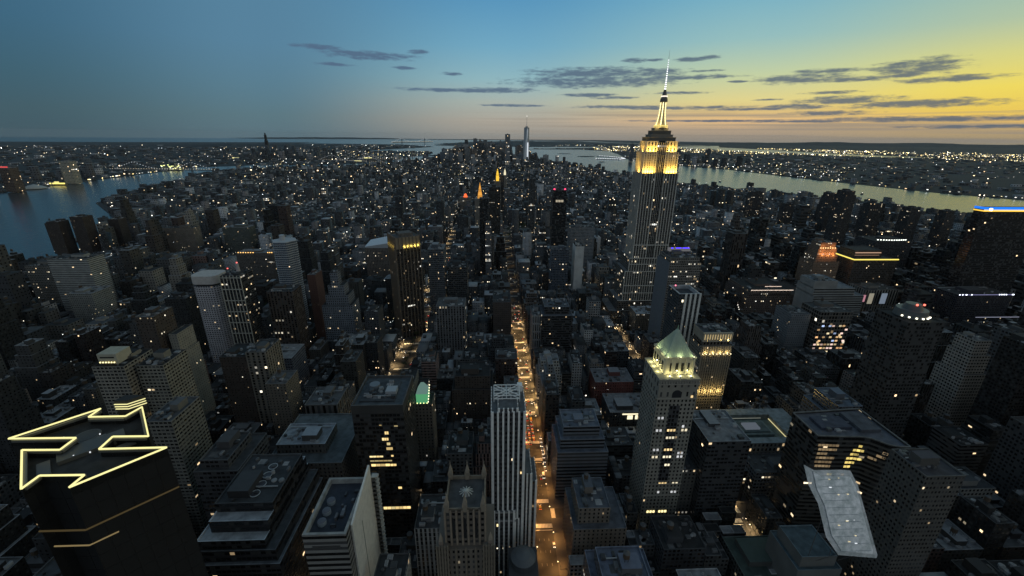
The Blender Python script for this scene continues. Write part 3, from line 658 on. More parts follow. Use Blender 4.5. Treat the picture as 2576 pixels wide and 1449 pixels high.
# ---- gothic tower with pinnacles
def gothic_tower():
    t = T('pinnacled_tower', 1, 177, 'brown gothic tower with six pointed pinnacles and tall arched bays', 'office tower')
    c = (.16, .135, .11); w, p, rf = MB(), MB(), MB()
    st = (2.6, 3.7, .015, .4, .5, 2, 1.0)
    w.box(-9, 166, 0, 11, 188, 144, c, (20/7, 3.7, 0, .5, .45, 1), top=False); w.box(-13.5, 163, 0, -8, 189, 124, c, st); w.box(10, 163, 0, 15.5, 189, 124, c, st); w.box(-9, 164, 0, 11, 166, 121, c, st)
    roof_rect(rf, -9, 166, 11, 188, 143.5, (.1, .1, .1), .7, 2.2, (.3, .25, .19))
    t.part('wall', w, FAC); 
    for i in range(8):
        x = -9+i*20/7; p.box(x-.45, 165.2, 122, x+.45, 166.05, 145, (.26, .21, .16))
    for x0, x1 in ((-13.5, -8), (10, 15.5), (-9, 11)):
        for i in range(5): p.box(x0+(x1-x0)*i/4-.35, (162.3 if x1-x0 < 9 else 163.3), 60, x0+(x1-x0)*i/4+.35, (163.05 if x1-x0 < 9 else 164.05), 125 if x1-x0 < 9 else 122, (.2, .17, .13))
    t.part('buttress', p, STONE); t.part('roof', rf, ROOF)
    for x0 in (-6.6, -.9, 4.8):
        for k in range(1):
            m_ = MB(); pts = [(x0, 126), (x0+2.4, 126), (x0+2.4, 138), (x0+1.2, 140.4), (x0, 138)]; m_.face([(x, 165.9, z) for x, z in pts], (.03, .03, .03)); t.part('arched_bay', m_, GLASS)
    for x in (-8, 1, 10):
        for y in (166.5, 187.5):
            m_ = MB(); m_.box(x-1.1, y-1.1, 144, x+1.1, y+1.1, 148.5, (.26, .22, .17)); m_.pyramid(x-1.1, y-1.1, x+1.1, y+1.1, 148.5, 154.5, (.28, .24, .19)); m_.cyl(x, y, 154.2, 156.2, .2, .05, 6, (.36, .32, .27))
            for dx in (-1.1, 1.1): m_.pyramid(x+dx-.3, y-1.5, x+dx+.3, y-.9, 147.5, 150.5, (.28, .24, .19))
            t.part('pinnacle', m_, STONE)
    for x in (-11.5, 13.5):
        m_ = MB(); m_.box(x-1, 163.5, 124, x+1, 165.5, 127, (.22, .18, .15)); m_.pyramid(x-1, 163.5, x+1, 165.5, 127, 132, (.28, .24, .19)); t.part('pinnacle', m_, STONE)
    fan = MB()
    for k in range(12):
        a = 2*math.pi*k/12; fan.beam((1, 177, 146.6), (1+3.6*math.cos(a), 177+3.6*math.sin(a), 145.2), .35, (.5, .5, .46))
    fan.cyl(1, 177, 143.6, 146.4, 2.2, .5, 12, (.2, .2, .2)); t.part('roof_fan', fan, METAL)
    reserve(-17, 160, 19, 192); guard(-15, 160, 17, 60)
gothic_tower()

# ---- pale slab with a blank wall and deep roof
def pale_slab():
    t = T('pale_slab_tower', -77, 204, 'pale office slab, blank white end wall rising to a point, dark sunken roof', 'office tower')
    wh = (.8, .77, .7); w, rf, bl, eq = MB(), MB(), MB(), MB()
    w.box(-91, 184, 0, -67, 226, 110, (.24, .235, .22), (24, 4.2, .01, 1, .5, 3, 1.0), top=False)
    roof_rect(rf, -91, 184, -67, 226, 106.5, (.05, .06, .08), 1.6, 3.6, (.42, .42, .4))
    t.part('wall', w, FAC); t.part('roof', rf, ROOF)
    bl.prism([(-64, 194), (-62.6, 193), (-62.6, 234), (-64, 234)], 0, 110, wh, topcol=(.2, .2, .2)) if 0 else None
    # blank end wall: one thick upright slab, its top edge sloping up to the far corner
    z0, z1 = 109, 117; A = [(-66.8, 191), (-65.6, 190.5), (-65.6, 229), (-66.8, 229)]; zt = [z0, z0, z1, z1]
    bl.face([(a[0], a[1], z) for a, z in zip(A, zt)], wh)
    for i in range(4):
        j = (i+1) % 4; bl.face([(A[i][0], A[i][1], 0), (A[j][0], A[j][1], 0), (A[j][0], A[j][1], zt[j]), (A[i][0], A[i][1], zt[i])], wh)
    b_ = t.part('end_wall', bl, STONE)
    sl = MB(); sl.box(-65.58, 205, 20, -65.5, 205.5, 96, (.1, .1, .1)); t.part('slot', sl, METAL, parent=b_)
    fn = MB(); z = 8
    while z < 108: fn.box(-65.6, 229.1, z, -61.5, 232.5, z+1.5, (.5, .48, .44), bottom=True); z += 3.6
    t.part('sunshade', fn, STONE); rw = MB(); rw.box(-66.5, 229.1, 0, -63, 234, 106, (.1, .1, .1)); t.part('rear_bay', rw, GLASS)
    r = random.Random(4)
    for k in range(3): q_ = MB(); q_.cyl(-84, 194+k*7.5, 106.6, 109.2, 2.4, 2.4, 14, (.26, .3, .33), top=False); q_.cyl(-84, 194+k*7.5, 109.2, 109.5, 2.4, 1.2, 14, (.1, .1, .12)); t.part('roof_fan', q_, METAL)
    for k in range(12): q_ = MB(); a, b = r.uniform(-80, -71), r.uniform(188, 220); g_ = r.choice([.04, .1, .2]); q_.box(a, b, 106.55, a+r.uniform(1, 3), b+r.uniform(1, 4), 107+r.uniform(.5, 2.2), (g_, g_, g_*1.1)); t.part('rooftop_unit', q_, METAL)
    gr = MB(); gr.box(-86.5, 183.86, 99.5, -71, 183.98, 101.8, (.07, .07, .07), bottom=True); t.part('louvre', gr, METAL)
    reserve(-92, 178, -60, 236); guard(-91, 184, -66, 60)
pale_slab()

# ---- dark slab with a few lit storeys
def dark_slab():
    t = T('dark_slab_tower', -71, 294, 'broad near-black glass slab with flat grey roof and a few lit storeys', 'office tower')
    w, rf, eq = MB(), MB(), MB()
    w.box(-90, 274, 0, -52, 316, 124, (.035, .032, .03), (38/14, 3.8, .006, .86, .6, 8, 1.0), top=False); w.box(-90, 274, 124, -52, 316, 131, (.05, .048, .045), None, top=False)
    roof_rect(rf, -90, 274, -52, 316, 129, (.1, .12, .135), 1.0, 2.0, (.13, .13, .13)); rf.box(-86, 281, 129, -60, 309, 130.2, (.08, .09, .1))
    r = random.Random(8); clutter(t, rf, -86, 281, -58, 309, 130.2, 16, r); eq.box(-68, 288, 130.25, -60, 296, 133.6, (.34, .36, .38)); t.part('rooftop_unit', eq, METAL); eq = MB(); eq.cyl(-79, 300, 130.25, 133, 4, 4, 16, (.16, .18, .2)); t.part('roof_fan', eq, METAL) 
    t.part('wall', w, FAC); t.part('roof', rf, ROOF)
    sp = []
    for a, b, z, h, n_ in ((-67.5, -64.5, 105, 2.6, 2), (-70, -65, 99.4, 2.4, 3), (-66.8, -64, 95, 2.4, 1), (-67.5, -62.5, 90.5, 2.4, 1), (-81, -70.5, 83.6, 1.5, 4), (-64.5, -62.5, 84, 1.6, 1), (-81, -64, 79.6, 1.2, 5), (-80.5, -66, 75, 2.2, 4), (-65.8, -61, 75, 2, 2), (-75, -53, 31, 2.6, 7), (-61.5, -58.5, 52, 2.2, 1), (-60, -57, 112, 1, 1), (-71, -69, 113, .8, 1)):
        wd = (b-a)/n_
        for k in range(n_): sp.append((a+k*wd+.12, a+(k+1)*wd-.12, z, z+h, r.choice([(1, .8, .38), (1, .72, .3)]), r.uniform(.5, 1.5) if h > 1.3 else .4))
    lit_windows(t, 273.9, sp)
    reserve(-91, 262, -51, 318); guard(-90, 270, -52, 26)
dark_slab()

# ---- faceted tower with the glowing roof outline
def outlined_tower():
    t = T('outlined_roof_tower', -160, 162, 'black faceted glass tower, its pinwheel roof edge traced by glowing yellow tubes', 'office tower')
    top = [(-197.5, 166.8), (-176.4, 188.1), (-176.4, 181.5), (-159.7, 181.6), (-157.5, 188.9), (-138.0, 166.7), (-153.5, 166.9), (-152.6, 158.9), (-124.8, 159.1), (-145.7, 137.7), (-145.6, 144.0), (-162.7, 144.2), (-162.9, 137.5), (-184.3, 159.2), (-168.6, 158.9), (-168.8, 166.5)]
    top[11] = (-162.7, 144.2); top = ccw(top); n_ = len(top)
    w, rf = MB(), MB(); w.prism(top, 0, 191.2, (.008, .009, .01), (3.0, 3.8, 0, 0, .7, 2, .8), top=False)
    rf.face([(x, y, 187.5) for x, y in top], (.06, .06, .058))
    for i in range(n_):
        a, b = top[i], top[(i+1) % n_]; rf.face([(b[0], b[1], 191.2), (a[0], a[1], 191.2), (a[0], a[1], 187.5), (b[0], b[1], 187.5)][::-1], (.07, .07, .07))
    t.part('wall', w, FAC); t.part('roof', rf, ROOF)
    eq = MB(); cx, cy = -161, 163
    for i in range(n_):      # broad dark coping inside the tubes
        a, b = top[i], top[(i+1) % n_]; eq.beam((a[0]*.96+cx*.04, a[1]*.96+cy*.04, 190.6), (b[0]*.96+cx*.04, b[1]*.96+cy*.04, 190.6), 1.1, (.12, .12, .11))
    sm = MB()
    for i in range(n_):      # vertical seams and floor lines of the black glass
        a, b = top[i], top[(i+1) % n_]; L_ = math.hypot(b[0]-a[0], b[1]-a[1]); k_ = max(2, int(L_/4.5))
        for q in range(k_): x, y = a[0]+(b[0]-a[0])*q/k_, a[1]+(b[1]-a[1])*q/k_; sm.box(x-.09, y-.09, 0, x+.09, y+.09, 189, (.016, .016, .017))
        for z in range(12, 188, 8): sm.beam((a[0], a[1], z), (b[0], b[1], z), .22, (.014, .014, .015))
    t.part('mullion', sm, METAL).__setitem__('kind', 'stuff')
    def rb(x0, y0, x1, y1, z0, z1, c, a=.78):
        P_ = []
        for x, y in ((x0, y0), (x1, y0), (x1, y1), (x0, y1)): P_.append((cx+x*math.cos(a)-y*math.sin(a), cy+x*math.sin(a)+y*math.cos(a)))
        eq.prism(P_, z0, z1, c)
    rb(-10, -3, 12, 6, 187.6, 189.4, (.09, .09, .085)); rb(-16, -8, -12, 3, 187.6, 188.6, (.1, .1, .1)); rb(8, -9, 15, -6, 187.6, 188.4, (.12, .12, .115)); rb(-9, 8, 6, 9, 187.6, 188.2, (.14, .14, .13))
    eq.cyl(-170, 172, 187.6, 188.4, 5, 5, 22, (.1, .1, .095)); eq.cyl(-170, 172, 188.4, 188.5, 4.2, 4.2, 22, (.05, .05, .05))
    t.part('rooftop_equipment', eq, METAL)
    for i in range(n_):
        a, b = top[i], top[(i+1) % n_]; m_ = MB(); m_.beam((a[0], a[1], 191.75), (b[0], b[1], 191.75), .55, (1, .92, .4), gain=1.15); t.part('light_tube', m_, GLOW)
    for k in range(3):
        m_ = MB(); z = 192.6+k*1.3; m_.beam((-167.5, 186.2, z), (-161.5, 186.2, z), .34, (1, .93, .42), gain=1.1); m_.beam((-161.5, 186.2, z), (-156.5, 191, z), .34, (1, .93, .42), gain=1.1); t.part('light_tube', m_, GLOW)
    hp = MB(); hp.prism([(-167.5, 186.6), (-161.5, 186.6), (-156.8, 191.2), (-166, 191.5)], 187.5, 197, (.04, .04, .04)); t.part('rooftop_house', hp, STONE)
    for zz, pts, g in ((171, [(-184.8, 159.2), (-163.1, 137.2), (-145.5, 137.2), (-124.2, 158.6)], .06), (163, [(-160, 137.1), (-146.5, 137.1), (-140, 143.2)], .22)):
        for a, b in zip(pts[:-1], pts[1:]):
            if zz == 171 and b == (-163.1, 137.2): continue
            m_ = MB(); m_.beam((a[0]*1.0, a[1]-.25, zz), (b[0], b[1]-.25, zz), .5 if zz == 171 else .4, (1, .74, .34), gain=g); t.part('lit_band', m_, GLOW)
    lp = MB()
    for x, y in ((-163, 158), (-158, 160), (-164, 172), (-178, 170)): lp.cyl(x, y, 189, 189.5, .25, .25, 6, (.9, .95, 1), gain=1.0)
    t.part('roof_lamp', lp, GLOW)
    reserve(-198, 130, -118, 192); guard(-197, 137, -125, 120)
outlined_tower()

# ---- rotated tower with the fluted lit crown
def crown_tower():
    t = T('fluted_crown_tower', -128, 673, 'brown tower turned askew to the grid, its ribbed crown glowing yellow', 'office tower')
    A, B, C_, D = (-136, 648), (-102, 668), (-119, 699), (-153, 679); poly = [A, B, C_, D]
    w = MB(); w.prism(poly, 0, 152, (.05, .042, .036), (2.4, 3.8, .05, .6, .6, 3, 1.0), top=False); w.prism(poly, 152, 170, (.3, .25, .18), None, top=False)
    rf = MB(); rf.face([(x, y, 169) for x, y in poly], (.12, .12, .12)); rf.prism([(-132, 662), (-113, 673), (-122, 690), (-141, 679)], 169, 174, (.15, .14, .13)); t.part('wall', w, FAC); t.part('roof', rf, ROOF)
    for (p, q, nn) in ((A, B, 7), (D, A, 5)):
        d = Vector((q[0]-p[0], q[1]-p[1])).normalized(); nrm = Vector((d.y, -d.x))
        for i in range(nn+1):
            x, y = p[0]+(q[0]-p[0])*i/nn, p[1]+(q[1]-p[1])*i/nn; m_ = MB(); o = nrm*2.0
            m_.prism([(x-d.x*.45, y-d.y*.45), (x-d.x*.45+o.x, y-d.y*.45+o.y), (x+d.x*.45+o.x, y+d.y*.45+o.y), (x+d.x*.45, y+d.y*.45)], 0, 172, (.17, .14, .11)); t.part('rib', m_, STONE)
        for i in range(nn):
            if nn == 7 and i < 2: continue
            x, y = p[0]+(q[0]-p[0])*(i+.5)/nn+nrm.x*1.0, p[1]+(q[1]-p[1])*(i+.5)/nn+nrm.y*1.0
            t.light('floodlight', 'POINT', (x, y, 155), 760 if nn == 7 else 420, (1, .82, .2), .3)
    reserve(-154, 646, -100, 700); guard(-153, 648, -102, 20)
crown_tower()

# ---- individually planned buildings: x0, y0, w, d, z ...
TAN = (.15, .13, .105); BRN = (.062, .048, .04); GRY = (.1, .1, .105); DKG = (.025, .028, .032); LIM = (.22, .2, .17); WHT = (.55, .54, .52); BLU = (.08, .11, .15); RED = (.12, .065, .045)
sq = lambda bay, fl, lit, wf, hf, g=1.0: (bay, fl, lit, wf, hf, 5.0, g)
OFF = 'office building'; APT = 'apartment building'; OT = 'office tower'; AT = 'apartment tower'
def P(name, label, cat, *a, g=None, **k):
    t = std(name, label, cat, *a, **k); x0, y0, w, d, z = a[:5]; guard(x0, y0, x0+w, z*(g if g is not None else .35)); return t
# left half, near
P('apartment_tower', 'pale concrete grid slab tower with lit penthouse, beyond the glowing yellow outline', AT, -308, 318, 25, 30, 140, (.24, .225, .19), sq(3.2, 3.1, .01, .72, .5), None, seed=2)
t = P('apartment_tower', 'pale gridded twin wing standing just right of the lit-penthouse slab', AT, -281, 326, 22, 28, 136, (.22, .21, .175), sq(3.0, 3.1, .012, .7, .5), None, seed=3)
ph = T('penthouse', -297, 330, 'small pale box with a row of yellow lamps on gridded slab roof', 'penthouse', z=141.2); m_ = MB(); m_.box(-305, 322, 141.2, -290, 336, 150, (.4, .38, .3)); ph.part('wall', m_, STONE)
m_ = MB()
for k in range(6): m_.box(-304+k*2.2, 321.3, 142.4, -303.3+k*2.2, 321.9, 143.2, (1, .85, .4), gain=2.2, bottom=True)
ph.part('lamp', m_, GLOW); m_ = MB(); m_.box(-303, 321.9, 146.4, -292, 321.98, 147.6, (.03, .03, .03), bottom=True); ph.part('slot', m_, GLASS)
P('apartment_tower', 'grey gridded slab right behind the glowing yellow outline', AT, -228, 262, 18, 30, 128, (.17, .165, .145), sq(3.2, 3.1, .012, .75, .45), seed=5)
P('apartment_tower', 'narrow dark brick tower with a paler lower wing, upper left', AT, -331, 395, 17, 26, 150, BRN, sq(3.4, 3.1, .02, .3, .4), seed=6)
P('apartment_tower', 'thin pale stepped wing leaning against narrow dark brick tower', AT, -310, 396, 10, 30, 128, (.24, .23, .2), sq(3, 3.1, .01, .2, .4), [(0, 0, 0, 0, 108), (0, 6, 2, 0, 128)], seed=7)
P('apartment_building', 'broad plain brown apartment block with pale corner strip', APT, -262, 396, 27, 30, 105, BRN, sq(3.4, 3.1, .03, .25, .35), seed=8)
P('apartment_building', 'tall brown block with white window columns, beside the plain brown one', APT, -233, 392, 20, 30, 112, (.19, .17, .14), sq(4.5, 3.1, .03, .45, .75), seed=9)
P('apartment_building', 'beige block with pale corner wall, third of the brown group', APT, -208, 372, 20, 26, 88, TAN, sq(3.2, 3.1, .03, .3, .4), seed=10)
P('office_building', 'low dark office block, notched roof with pale parapet lines, left of terraced block', OFF, -192, 246, 30, 40, 104, (.07, .07, .075), sq(3, 3.7, .01, .8, .5), [(0, 0, 0, 0, 98), (3, 4, 8, 6, 104)], seed=11)
P('terraced_office', 'dark office block ringed by narrow pale blue-grey terraces', OFF, -170, 198, 54, 70, 98, (.03, .03, .034), sq(3, 3.7, .006, .9, .5), [(0, 0, 0, 0, 70), (2, 3, 2.6, 0, 78), (2, 2, 6.5, 0, 84), (5, 7, 0, 2, 92), (0, 8, 0, 4, 98)], [(.2, .22, .24), (.1, .11, .12), (.46, .5, .53), (.42, .46, .5), (.06, .065, .07)], seed=12, tankn=0)
m_ = MB()
for k in range(4):
    for q in range(16):
        a, b = 2*math.pi*q/16, 2*math.pi*(q+1)/16; m_.beam((-140+2.9*math.cos(a), 226+k*8+2.9*math.sin(a), 98.6), (-140+2.9*math.cos(b), 226+k*8+2.9*math.sin(b), 98.6), .35, (.45, .48, .5))
    m_.cyl(-140, 226+k*8, 98, 98.5, 2.6, 2.6, 16, (.05, .05, .06))
m_.build('roof_vent', METAL, bpy.data.objects['terraced_office'], (-143, 233, 0))
P('office_building', 'wide flat office block, pale roof with round vents, behind terraced block', OFF, -160, 272, 58, 62, 88, (.09, .085, .08), sq(3, 3.7, .01, .4, .5), [(0, 0, 0, 0, 80), (4, 12, 16, 24, 88)], [(.12, .14, .15), (.3, .33, .36)], seed=13)
tag(T('skylight_building', -188, 212, 'small dark building with star-shaped pale blue glass skylight', 'office building').o)
m_ = MB(); m_.box(-202, 196, 0, -176, 228, 52, (.03, .03, .035), sq(3, 3.7, .01, .8, .5)); o_ = bpy.data.objects['skylight_building']; q_ = m_.build('wall', FAC, o_, (-188, 212, 0))
m_ = MB(); nn = 8
for i in range(nn*2):
    a, b = math.pi*i/nn, math.pi*(i+1)/nn; ra, rb_ = (10, 5)[i % 2], (10, 5)[(i+1) % 2]
    m_.face([(-189, 211, 58), (-189+ra*math.cos(a), 211+ra*math.sin(a), 52.3), (-189+rb_*math.cos(b), 211+rb_*math.sin(b), 52.3)], (.35, .45, .55))
m_.build('skylight', METAL, o_, (-188, 212, 0)); reserve(-202, 196, -176, 228)
# left, middle distance
def round_tower(name, label, x0, y0, w, d, z, col, st, seed, lobes=False, collar=False):
    t = T(name, x0+w/2, y0+d/2, label, AT); wm = MB(); cx, cy = x0+w/2, y0+d/2; poly = []
    if lobes:
        for i in range(48):
            a = 2*math.pi*i/48; k = 1+.085*math.cos(6*a); poly.append((cx+w*.52*k*math.cos(a), cy+d*.52*k*math.sin(a)))
    else:
        rr = min(w, d)*.3
        for qx, qy, a0 in ((x0+w-rr, y0+d-rr, 0), (x0+rr, y0+d-rr, 90), (x0+rr, y0+rr, 180), (x0+w-rr, y0+rr, 270)):
            for a in range(0, 91, 18): poly.append((qx+rr*math.cos(R(a0+a)), qy+rr*math.sin(R(a0+a))))
    H_ = z-14 if collar else z; per = 0
    for i in range(len(poly)):        # continuous window courses round the curve
        a, b = poly[i], poly[(i+1) % len(poly)]; l_ = math.hypot(b[0]-a[0], b[1]-a[1])
        wm.face([(a[0], a[1], 0), (b[0], b[1], 0), (b[0], b[1], H_), (a[0], a[1], H_)], col, [(per, 0), (per+l_, 0), (per+l_, H_), (per, H_)], st[:3], (st[3], st[4], seed), 1.0); per += l_
    t.part('wall', wm, FAC); rf = MB(); rf.face([(x, y, H_) for x, y in poly], (.16, .18, .2)); t.part('roof', rf, ROOF)
    if collar:
        nk = MB(); nk.prism([(cx+(x-cx)*.86, cy+(y-cy)*.86) for x, y in poly], H_, H_+3, (.04, .04, .04)); t.part('recess', nk, STONE)
        cp = MB(); cp.prism([(cx+(x-cx)*1.02, cy+(y-cy)*1.02) for x, y in poly], H_+3, z, (.5, .47, .44), bottom=True); t.part('crown_drum', cp, STONE)
    else:
        cp = MB(); cp.cyl(cx-3, cy, H_, H_+9, 4.2, 4.2, 14, (.4, .42, .45)); t.part('rooftop_house', cp, METAL)
        if lobes:
            fl = MB(); z_ = 12
            while z_ < H_:
                pr_ = [(cx+(x-cx)*1.035, cy+(y-cy)*1.035) for x, y in poly]; fl.prism(pr_, z_, z_+.9, (.42, .44, .46), bottom=True); z_ += 3.8
            t.part('balcony', fl, STONE).__setitem__('kind', 'stuff')
    reserve(x0, y0, x0+w, y0+d); guard(x0, y0, x0+w, 15); return t
round_tower('rounded_tower', 'pale lilac round-cornered tower with a detached drum crown', -384, 548, 34, 30, 142, (.4, .385, .4), (3.2, 3.0, .008, .55, .45), 4, collar=True)
round_tower('balcony_tower', 'blue-grey tower of stacked rounded balconies, small white house on its roof', -348, 690, 34, 34, 153, (.12, .155, .2), (3.0, 3.8, .006, .6, .5), 6, lobes=True)
t = P('apartment_tower', 'dark tower with pale grid frame, open top and red beacons', AT, -334, 533, 26, 28, 146, DKG, sq(3, 3.1, .035, .8, .6), seed=15, g=.1)
fr = MB()
for i in range(7): fr.box(-334.3+i*4.3, 532.2, 10, -333.5+i*4.3, 533, 148, (.42, .41, .36))
for i in range(5): fr.box(-334.9, 533+i*6.6, 10, -334, 533.8+i*6.6, 148, (.42, .41, .36))
for k in range(9): fr.box(-334.4, 532.1, 20+k*15.6, -308, 532.9, 20.9+k*15.6, (.42, .41, .36), bottom=True)
f_ = fr.build('frame', STONE, t.o, t.L); m_ = MB(); m_.cyl(-318, 548, 147, 160, 2.6, 1.6, 10, (.4, .38, .38)); m_.build('chimney', METAL, t.o, t.L)
m_ = MB()
for x, y, z in ((-318, 548, 160.6), (-326, 540, 155)): m_.cyl(x, y, z, z+1, .7, .7, 8, (1, .12, .1), gain=3)
m_.build('beacon', GLOW, t.o, t.L)
P('apartment_tower', 'brown tower of pale vertical ribs beside the pale grid frame', AT, -290, 552, 34, 28, 118, BRN, sq(4.2, 3.1, .03, .5, .8), seed=16)
P('apartment_tower', 'slim orange-brown slab among the brown towers', AT, -266, 625, 12, 26, 118, (.11, .055, .042), sq(3, 3.1, .01, .15, .3), seed=17)
P('office_building', 'blue-grey ziggurat stepping up in the middle distance', OFF, -236, 590, 44, 32, 128, (.16, .18, .21), sq(3, 3.5, .02, .5, .5), [(0, 0, 0, 0, 82), (5, 5, 6, 0, 96), (4, 4, 6, 3, 110), (4, 3, 8, 4, 128)], seed=18)
P('office_building', 'low wide bluish block behind the brown towers', OFF, -296, 470, 66, 38, 62, (.12, .13, .16), sq(3, 3.6, .015, .6, .5), seed=19)
P('office_tower', 'grey-blue ribbed glass tower right of the glowing fluted crown', OT, -98, 716, 27, 40, 134, (.1, .12, .145), sq(1.6, 3.7, .012, .6, .7), seed=20)
P('office_building', 'dark plain block two lots right of the fluted crown', OFF, -66, 722, 34, 40, 100, (.05, .055, .06), sq(3, 3.7, .01, .8, .5), seed=201)
t = P('slant_roof_building', 'brown brick block under a pale slanted triangular roof', APT, -262, 905, 78, 50, 88, (.15, .13, .115), sq(3.2, 3.2, .02, .4, .4), seed=21, pent=False)
m_ = MB(); a = [(-262, 905), (-184, 905), (-184, 955), (-262, 955)]; zz = [92, 104, 112, 96]
m_.face([(p[0], p[1], z) for p, z in zip(a, zz)], (.6, .63, .66))
for i in range(4):
    j = (i+1) % 4; m_.face([(a[i][0], a[i][1], 89.2), (a[j][0], a[j][1], 89.2), (a[j][0], a[j][1], zz[j]), (a[i][0], a[i][1], zz[i])], (.4, .42, .44))
m_.build('slanted_roof', METAL, t.o, t.L)
P('hospital_slab', 'long pale grey slab with fine horizontal window bands near the east river', 'hospital', -766, 752, 68, 34, 108, (.3, .31, .3), sq(3, 3.4, .012, 1, .3), seed=22, g=.1)
P('office_building', 'grey slab at left edge with a yellow lit strip of windows', OFF, -842, 783, 44, 34, 86, (.2, .19, .17), sq(3, 3.4, .015, .6, .4), seed=23, g=.2)
P('office_building', 'pale low annex before the long grey slab', OFF, -700, 700, 40, 40, 62, (.24, .24, .22), sq(3, 3.4, .02, .5, .4), seed=24)
for k, (x, y, z, w) in enumerate(((-1150, 1150, 96, 30), (-1102, 1165, 106, 32), (-1196, 1190, 84, 28), (-1064, 1230, 88, 28))):
    P('apartment_tower', ['first and darkest brown riverside tower, cut-off corners', 'second brown riverside tower, the tallest of the four', 'lowest brown riverside tower, standing outermost', 'brown riverside tower set back behind the tallest one'][k], AT, x, y, w, w, z, (.045, .035, .03), sq(3, 3, .01, .3, .4), seed=30+k, g=.1)
P('hospital_slab', 'broad brown slab behind the riverside towers', 'hospital', -900, 1190, 90, 30, 72, (.2, .17, .14), sq(3, 3.4, .01, .4, .4), seed=36, g=.1)
P('hospital_slab', 'dark broad slab right of the broad brown one', 'hospital', -720, 1170, 70, 34, 78, (.09, .1, .09), sq(3, 3.4, .01, .4, .4), seed=37, g=.1)
t = P('apartment_building', 'wide curved-front block with amber lamps along its roof edge', APT, -520, 880, 76, 34, 84, (.12, .11, .1), sq(3, 3, .03, .6, .4), seed=38)
m_ = MB()
for x in list(range(-515, -480, 5))+[-455, -451, -447]: m_.box(x, 879, 85.4, x+1.6, 880, 86.8, (1, .55, .15), gain=2.4, bottom=True)
m_.build('roof_lamp', GLOW, t.o, t.L)
# centre distance
def gold_top(name, label, x0, y0, w, d, zs, ztip, gain, col, seed):
    t = T(name, x0+w/2, y0+d/2, label, OT); wm = MB(); wm.box(x0, y0, 0, x0+w, y0+d, zs, LIM, sq(3, 3.8, .03, .4, .5), topcol=GREY); t.part('wall', wm, FAC)
    cx, cy = x0+w/2, y0+d/2; r_ = min(w, d)*.42; g = MB()
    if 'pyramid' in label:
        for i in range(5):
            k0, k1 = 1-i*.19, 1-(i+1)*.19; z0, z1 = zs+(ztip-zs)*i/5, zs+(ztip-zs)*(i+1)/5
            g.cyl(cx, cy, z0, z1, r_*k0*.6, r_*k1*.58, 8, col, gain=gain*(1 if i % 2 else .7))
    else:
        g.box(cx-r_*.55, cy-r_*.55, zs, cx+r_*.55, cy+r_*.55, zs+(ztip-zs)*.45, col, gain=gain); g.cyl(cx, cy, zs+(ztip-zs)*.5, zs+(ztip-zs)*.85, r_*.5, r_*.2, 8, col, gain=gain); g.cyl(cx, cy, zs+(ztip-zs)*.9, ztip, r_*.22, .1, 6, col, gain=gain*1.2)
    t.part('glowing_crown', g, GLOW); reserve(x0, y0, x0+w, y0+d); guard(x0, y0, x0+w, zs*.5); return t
gold_top('gilded_pyramid_tower', 'stone tower with glowing orange pyramid spire on the centre axis', -42, 1300, 32, 36, 140, 187, .9, (1, .45, .08), 1)
gold_top('campanile_tower', 'far slim stone tower with bright gold lantern top', 18, 1510, 22, 22, 172, 213, 1.1, (1, .6, .06), 2)
gold_top('lit_cupola_tower', 'distant white-topped cupola tower between gold lantern and harbour', 66, 2420, 24, 24, 116, 150, 1.0, (1, .9, .6), 3)
P('office_tower', 'black slim tower with pale roof lines before the orange pyramid spire', OT, -14, 892, 19, 24, 196, (.02, .022, .025), sq(3, 3.6, .01, .8, .6), [(0, 0, 0, 0, 178), (0, 3, 0, 0, 187), (0, 3, 0, 0, 196)], seed=40, tankn=0, cap=(.5, .42, .36))
P('office_tower', 'dark square-topped tower right behind the slim black one', OT, 3, 1190, 31, 30, 186, (.035, .033, .03), sq(3, 3.6, .05, .8, .5), seed=41, tankn=0)
P('apartment_tower', 'needle-thin dark tower right of the gold lantern', AT, 35, 1538, 17, 18, 188, (.06, .06, .065), sq(3, 3.4, .04, .7, .6), seed=42, tankn=0)
P('apartment_tower', 'thin white-edged twin-strip tower left of the red beacons', AT, 119, 1262, 18, 20, 202, (.07, .075, .08), sq(5, 3.4, .05, .6, .6), seed=43, tankn=0)
t = P('apartment_tower', 'black tower with red beacons and a lit band near its top', AT, 149, 965, 31, 26, 205, (.02, .022, .026), sq(3, 3.5, .003, .9, .7), [(0, 0, 0, 0, 196), (2, 3, 2, 3, 205)], seed=44, tankn=0)
m_ = MB()
for x in (152, 176): m_.cyl(x, 970, 207, 209.5, 2.0, 1.6, 8, (1, .06, .16), gain=2.6)
m_.build('beacon', GLOW, t.o, t.L); m_ = MB()
for k in range(5): m_.box(155.5+k*3.6, 964.8, 180, 158+k*3.6, 964.95, 185, (.95, .82, .6), gain=.55, bottom=True)
m_.build('lit_band', GLOW, t.o, t.L)
P('apartment_tower', 'slim speckled glass tower in the middle, left of the orange avenue', AT, -2, 868, 12, 22, 150, (.16, .16, .17), sq(2, 3.3, .14, .6, .6), seed=45, tankn=0)
P('office_building', 'slab with a blank white side wall, left of the spire tower', OFF, 174, 800, 17, 30, 118, (.6, .6, .58), sq(3, 3.5, 0, 0, 0), seed=46, tankn=0)
P('office_tower', 'pale gridded slab tower beyond the blank white wall', OT, 196, 985, 58, 34, 118, (.22, .24, .26), sq(3, 3.5, .02, .6, .5), seed=47)
P('office_tower', 'bluish dark slab tower between red-beacon tower and white wall', OT, 128, 800, 34, 30, 112, (.09, .11, .14), sq(3, 3.5, .03, .7, .5), seed=48)
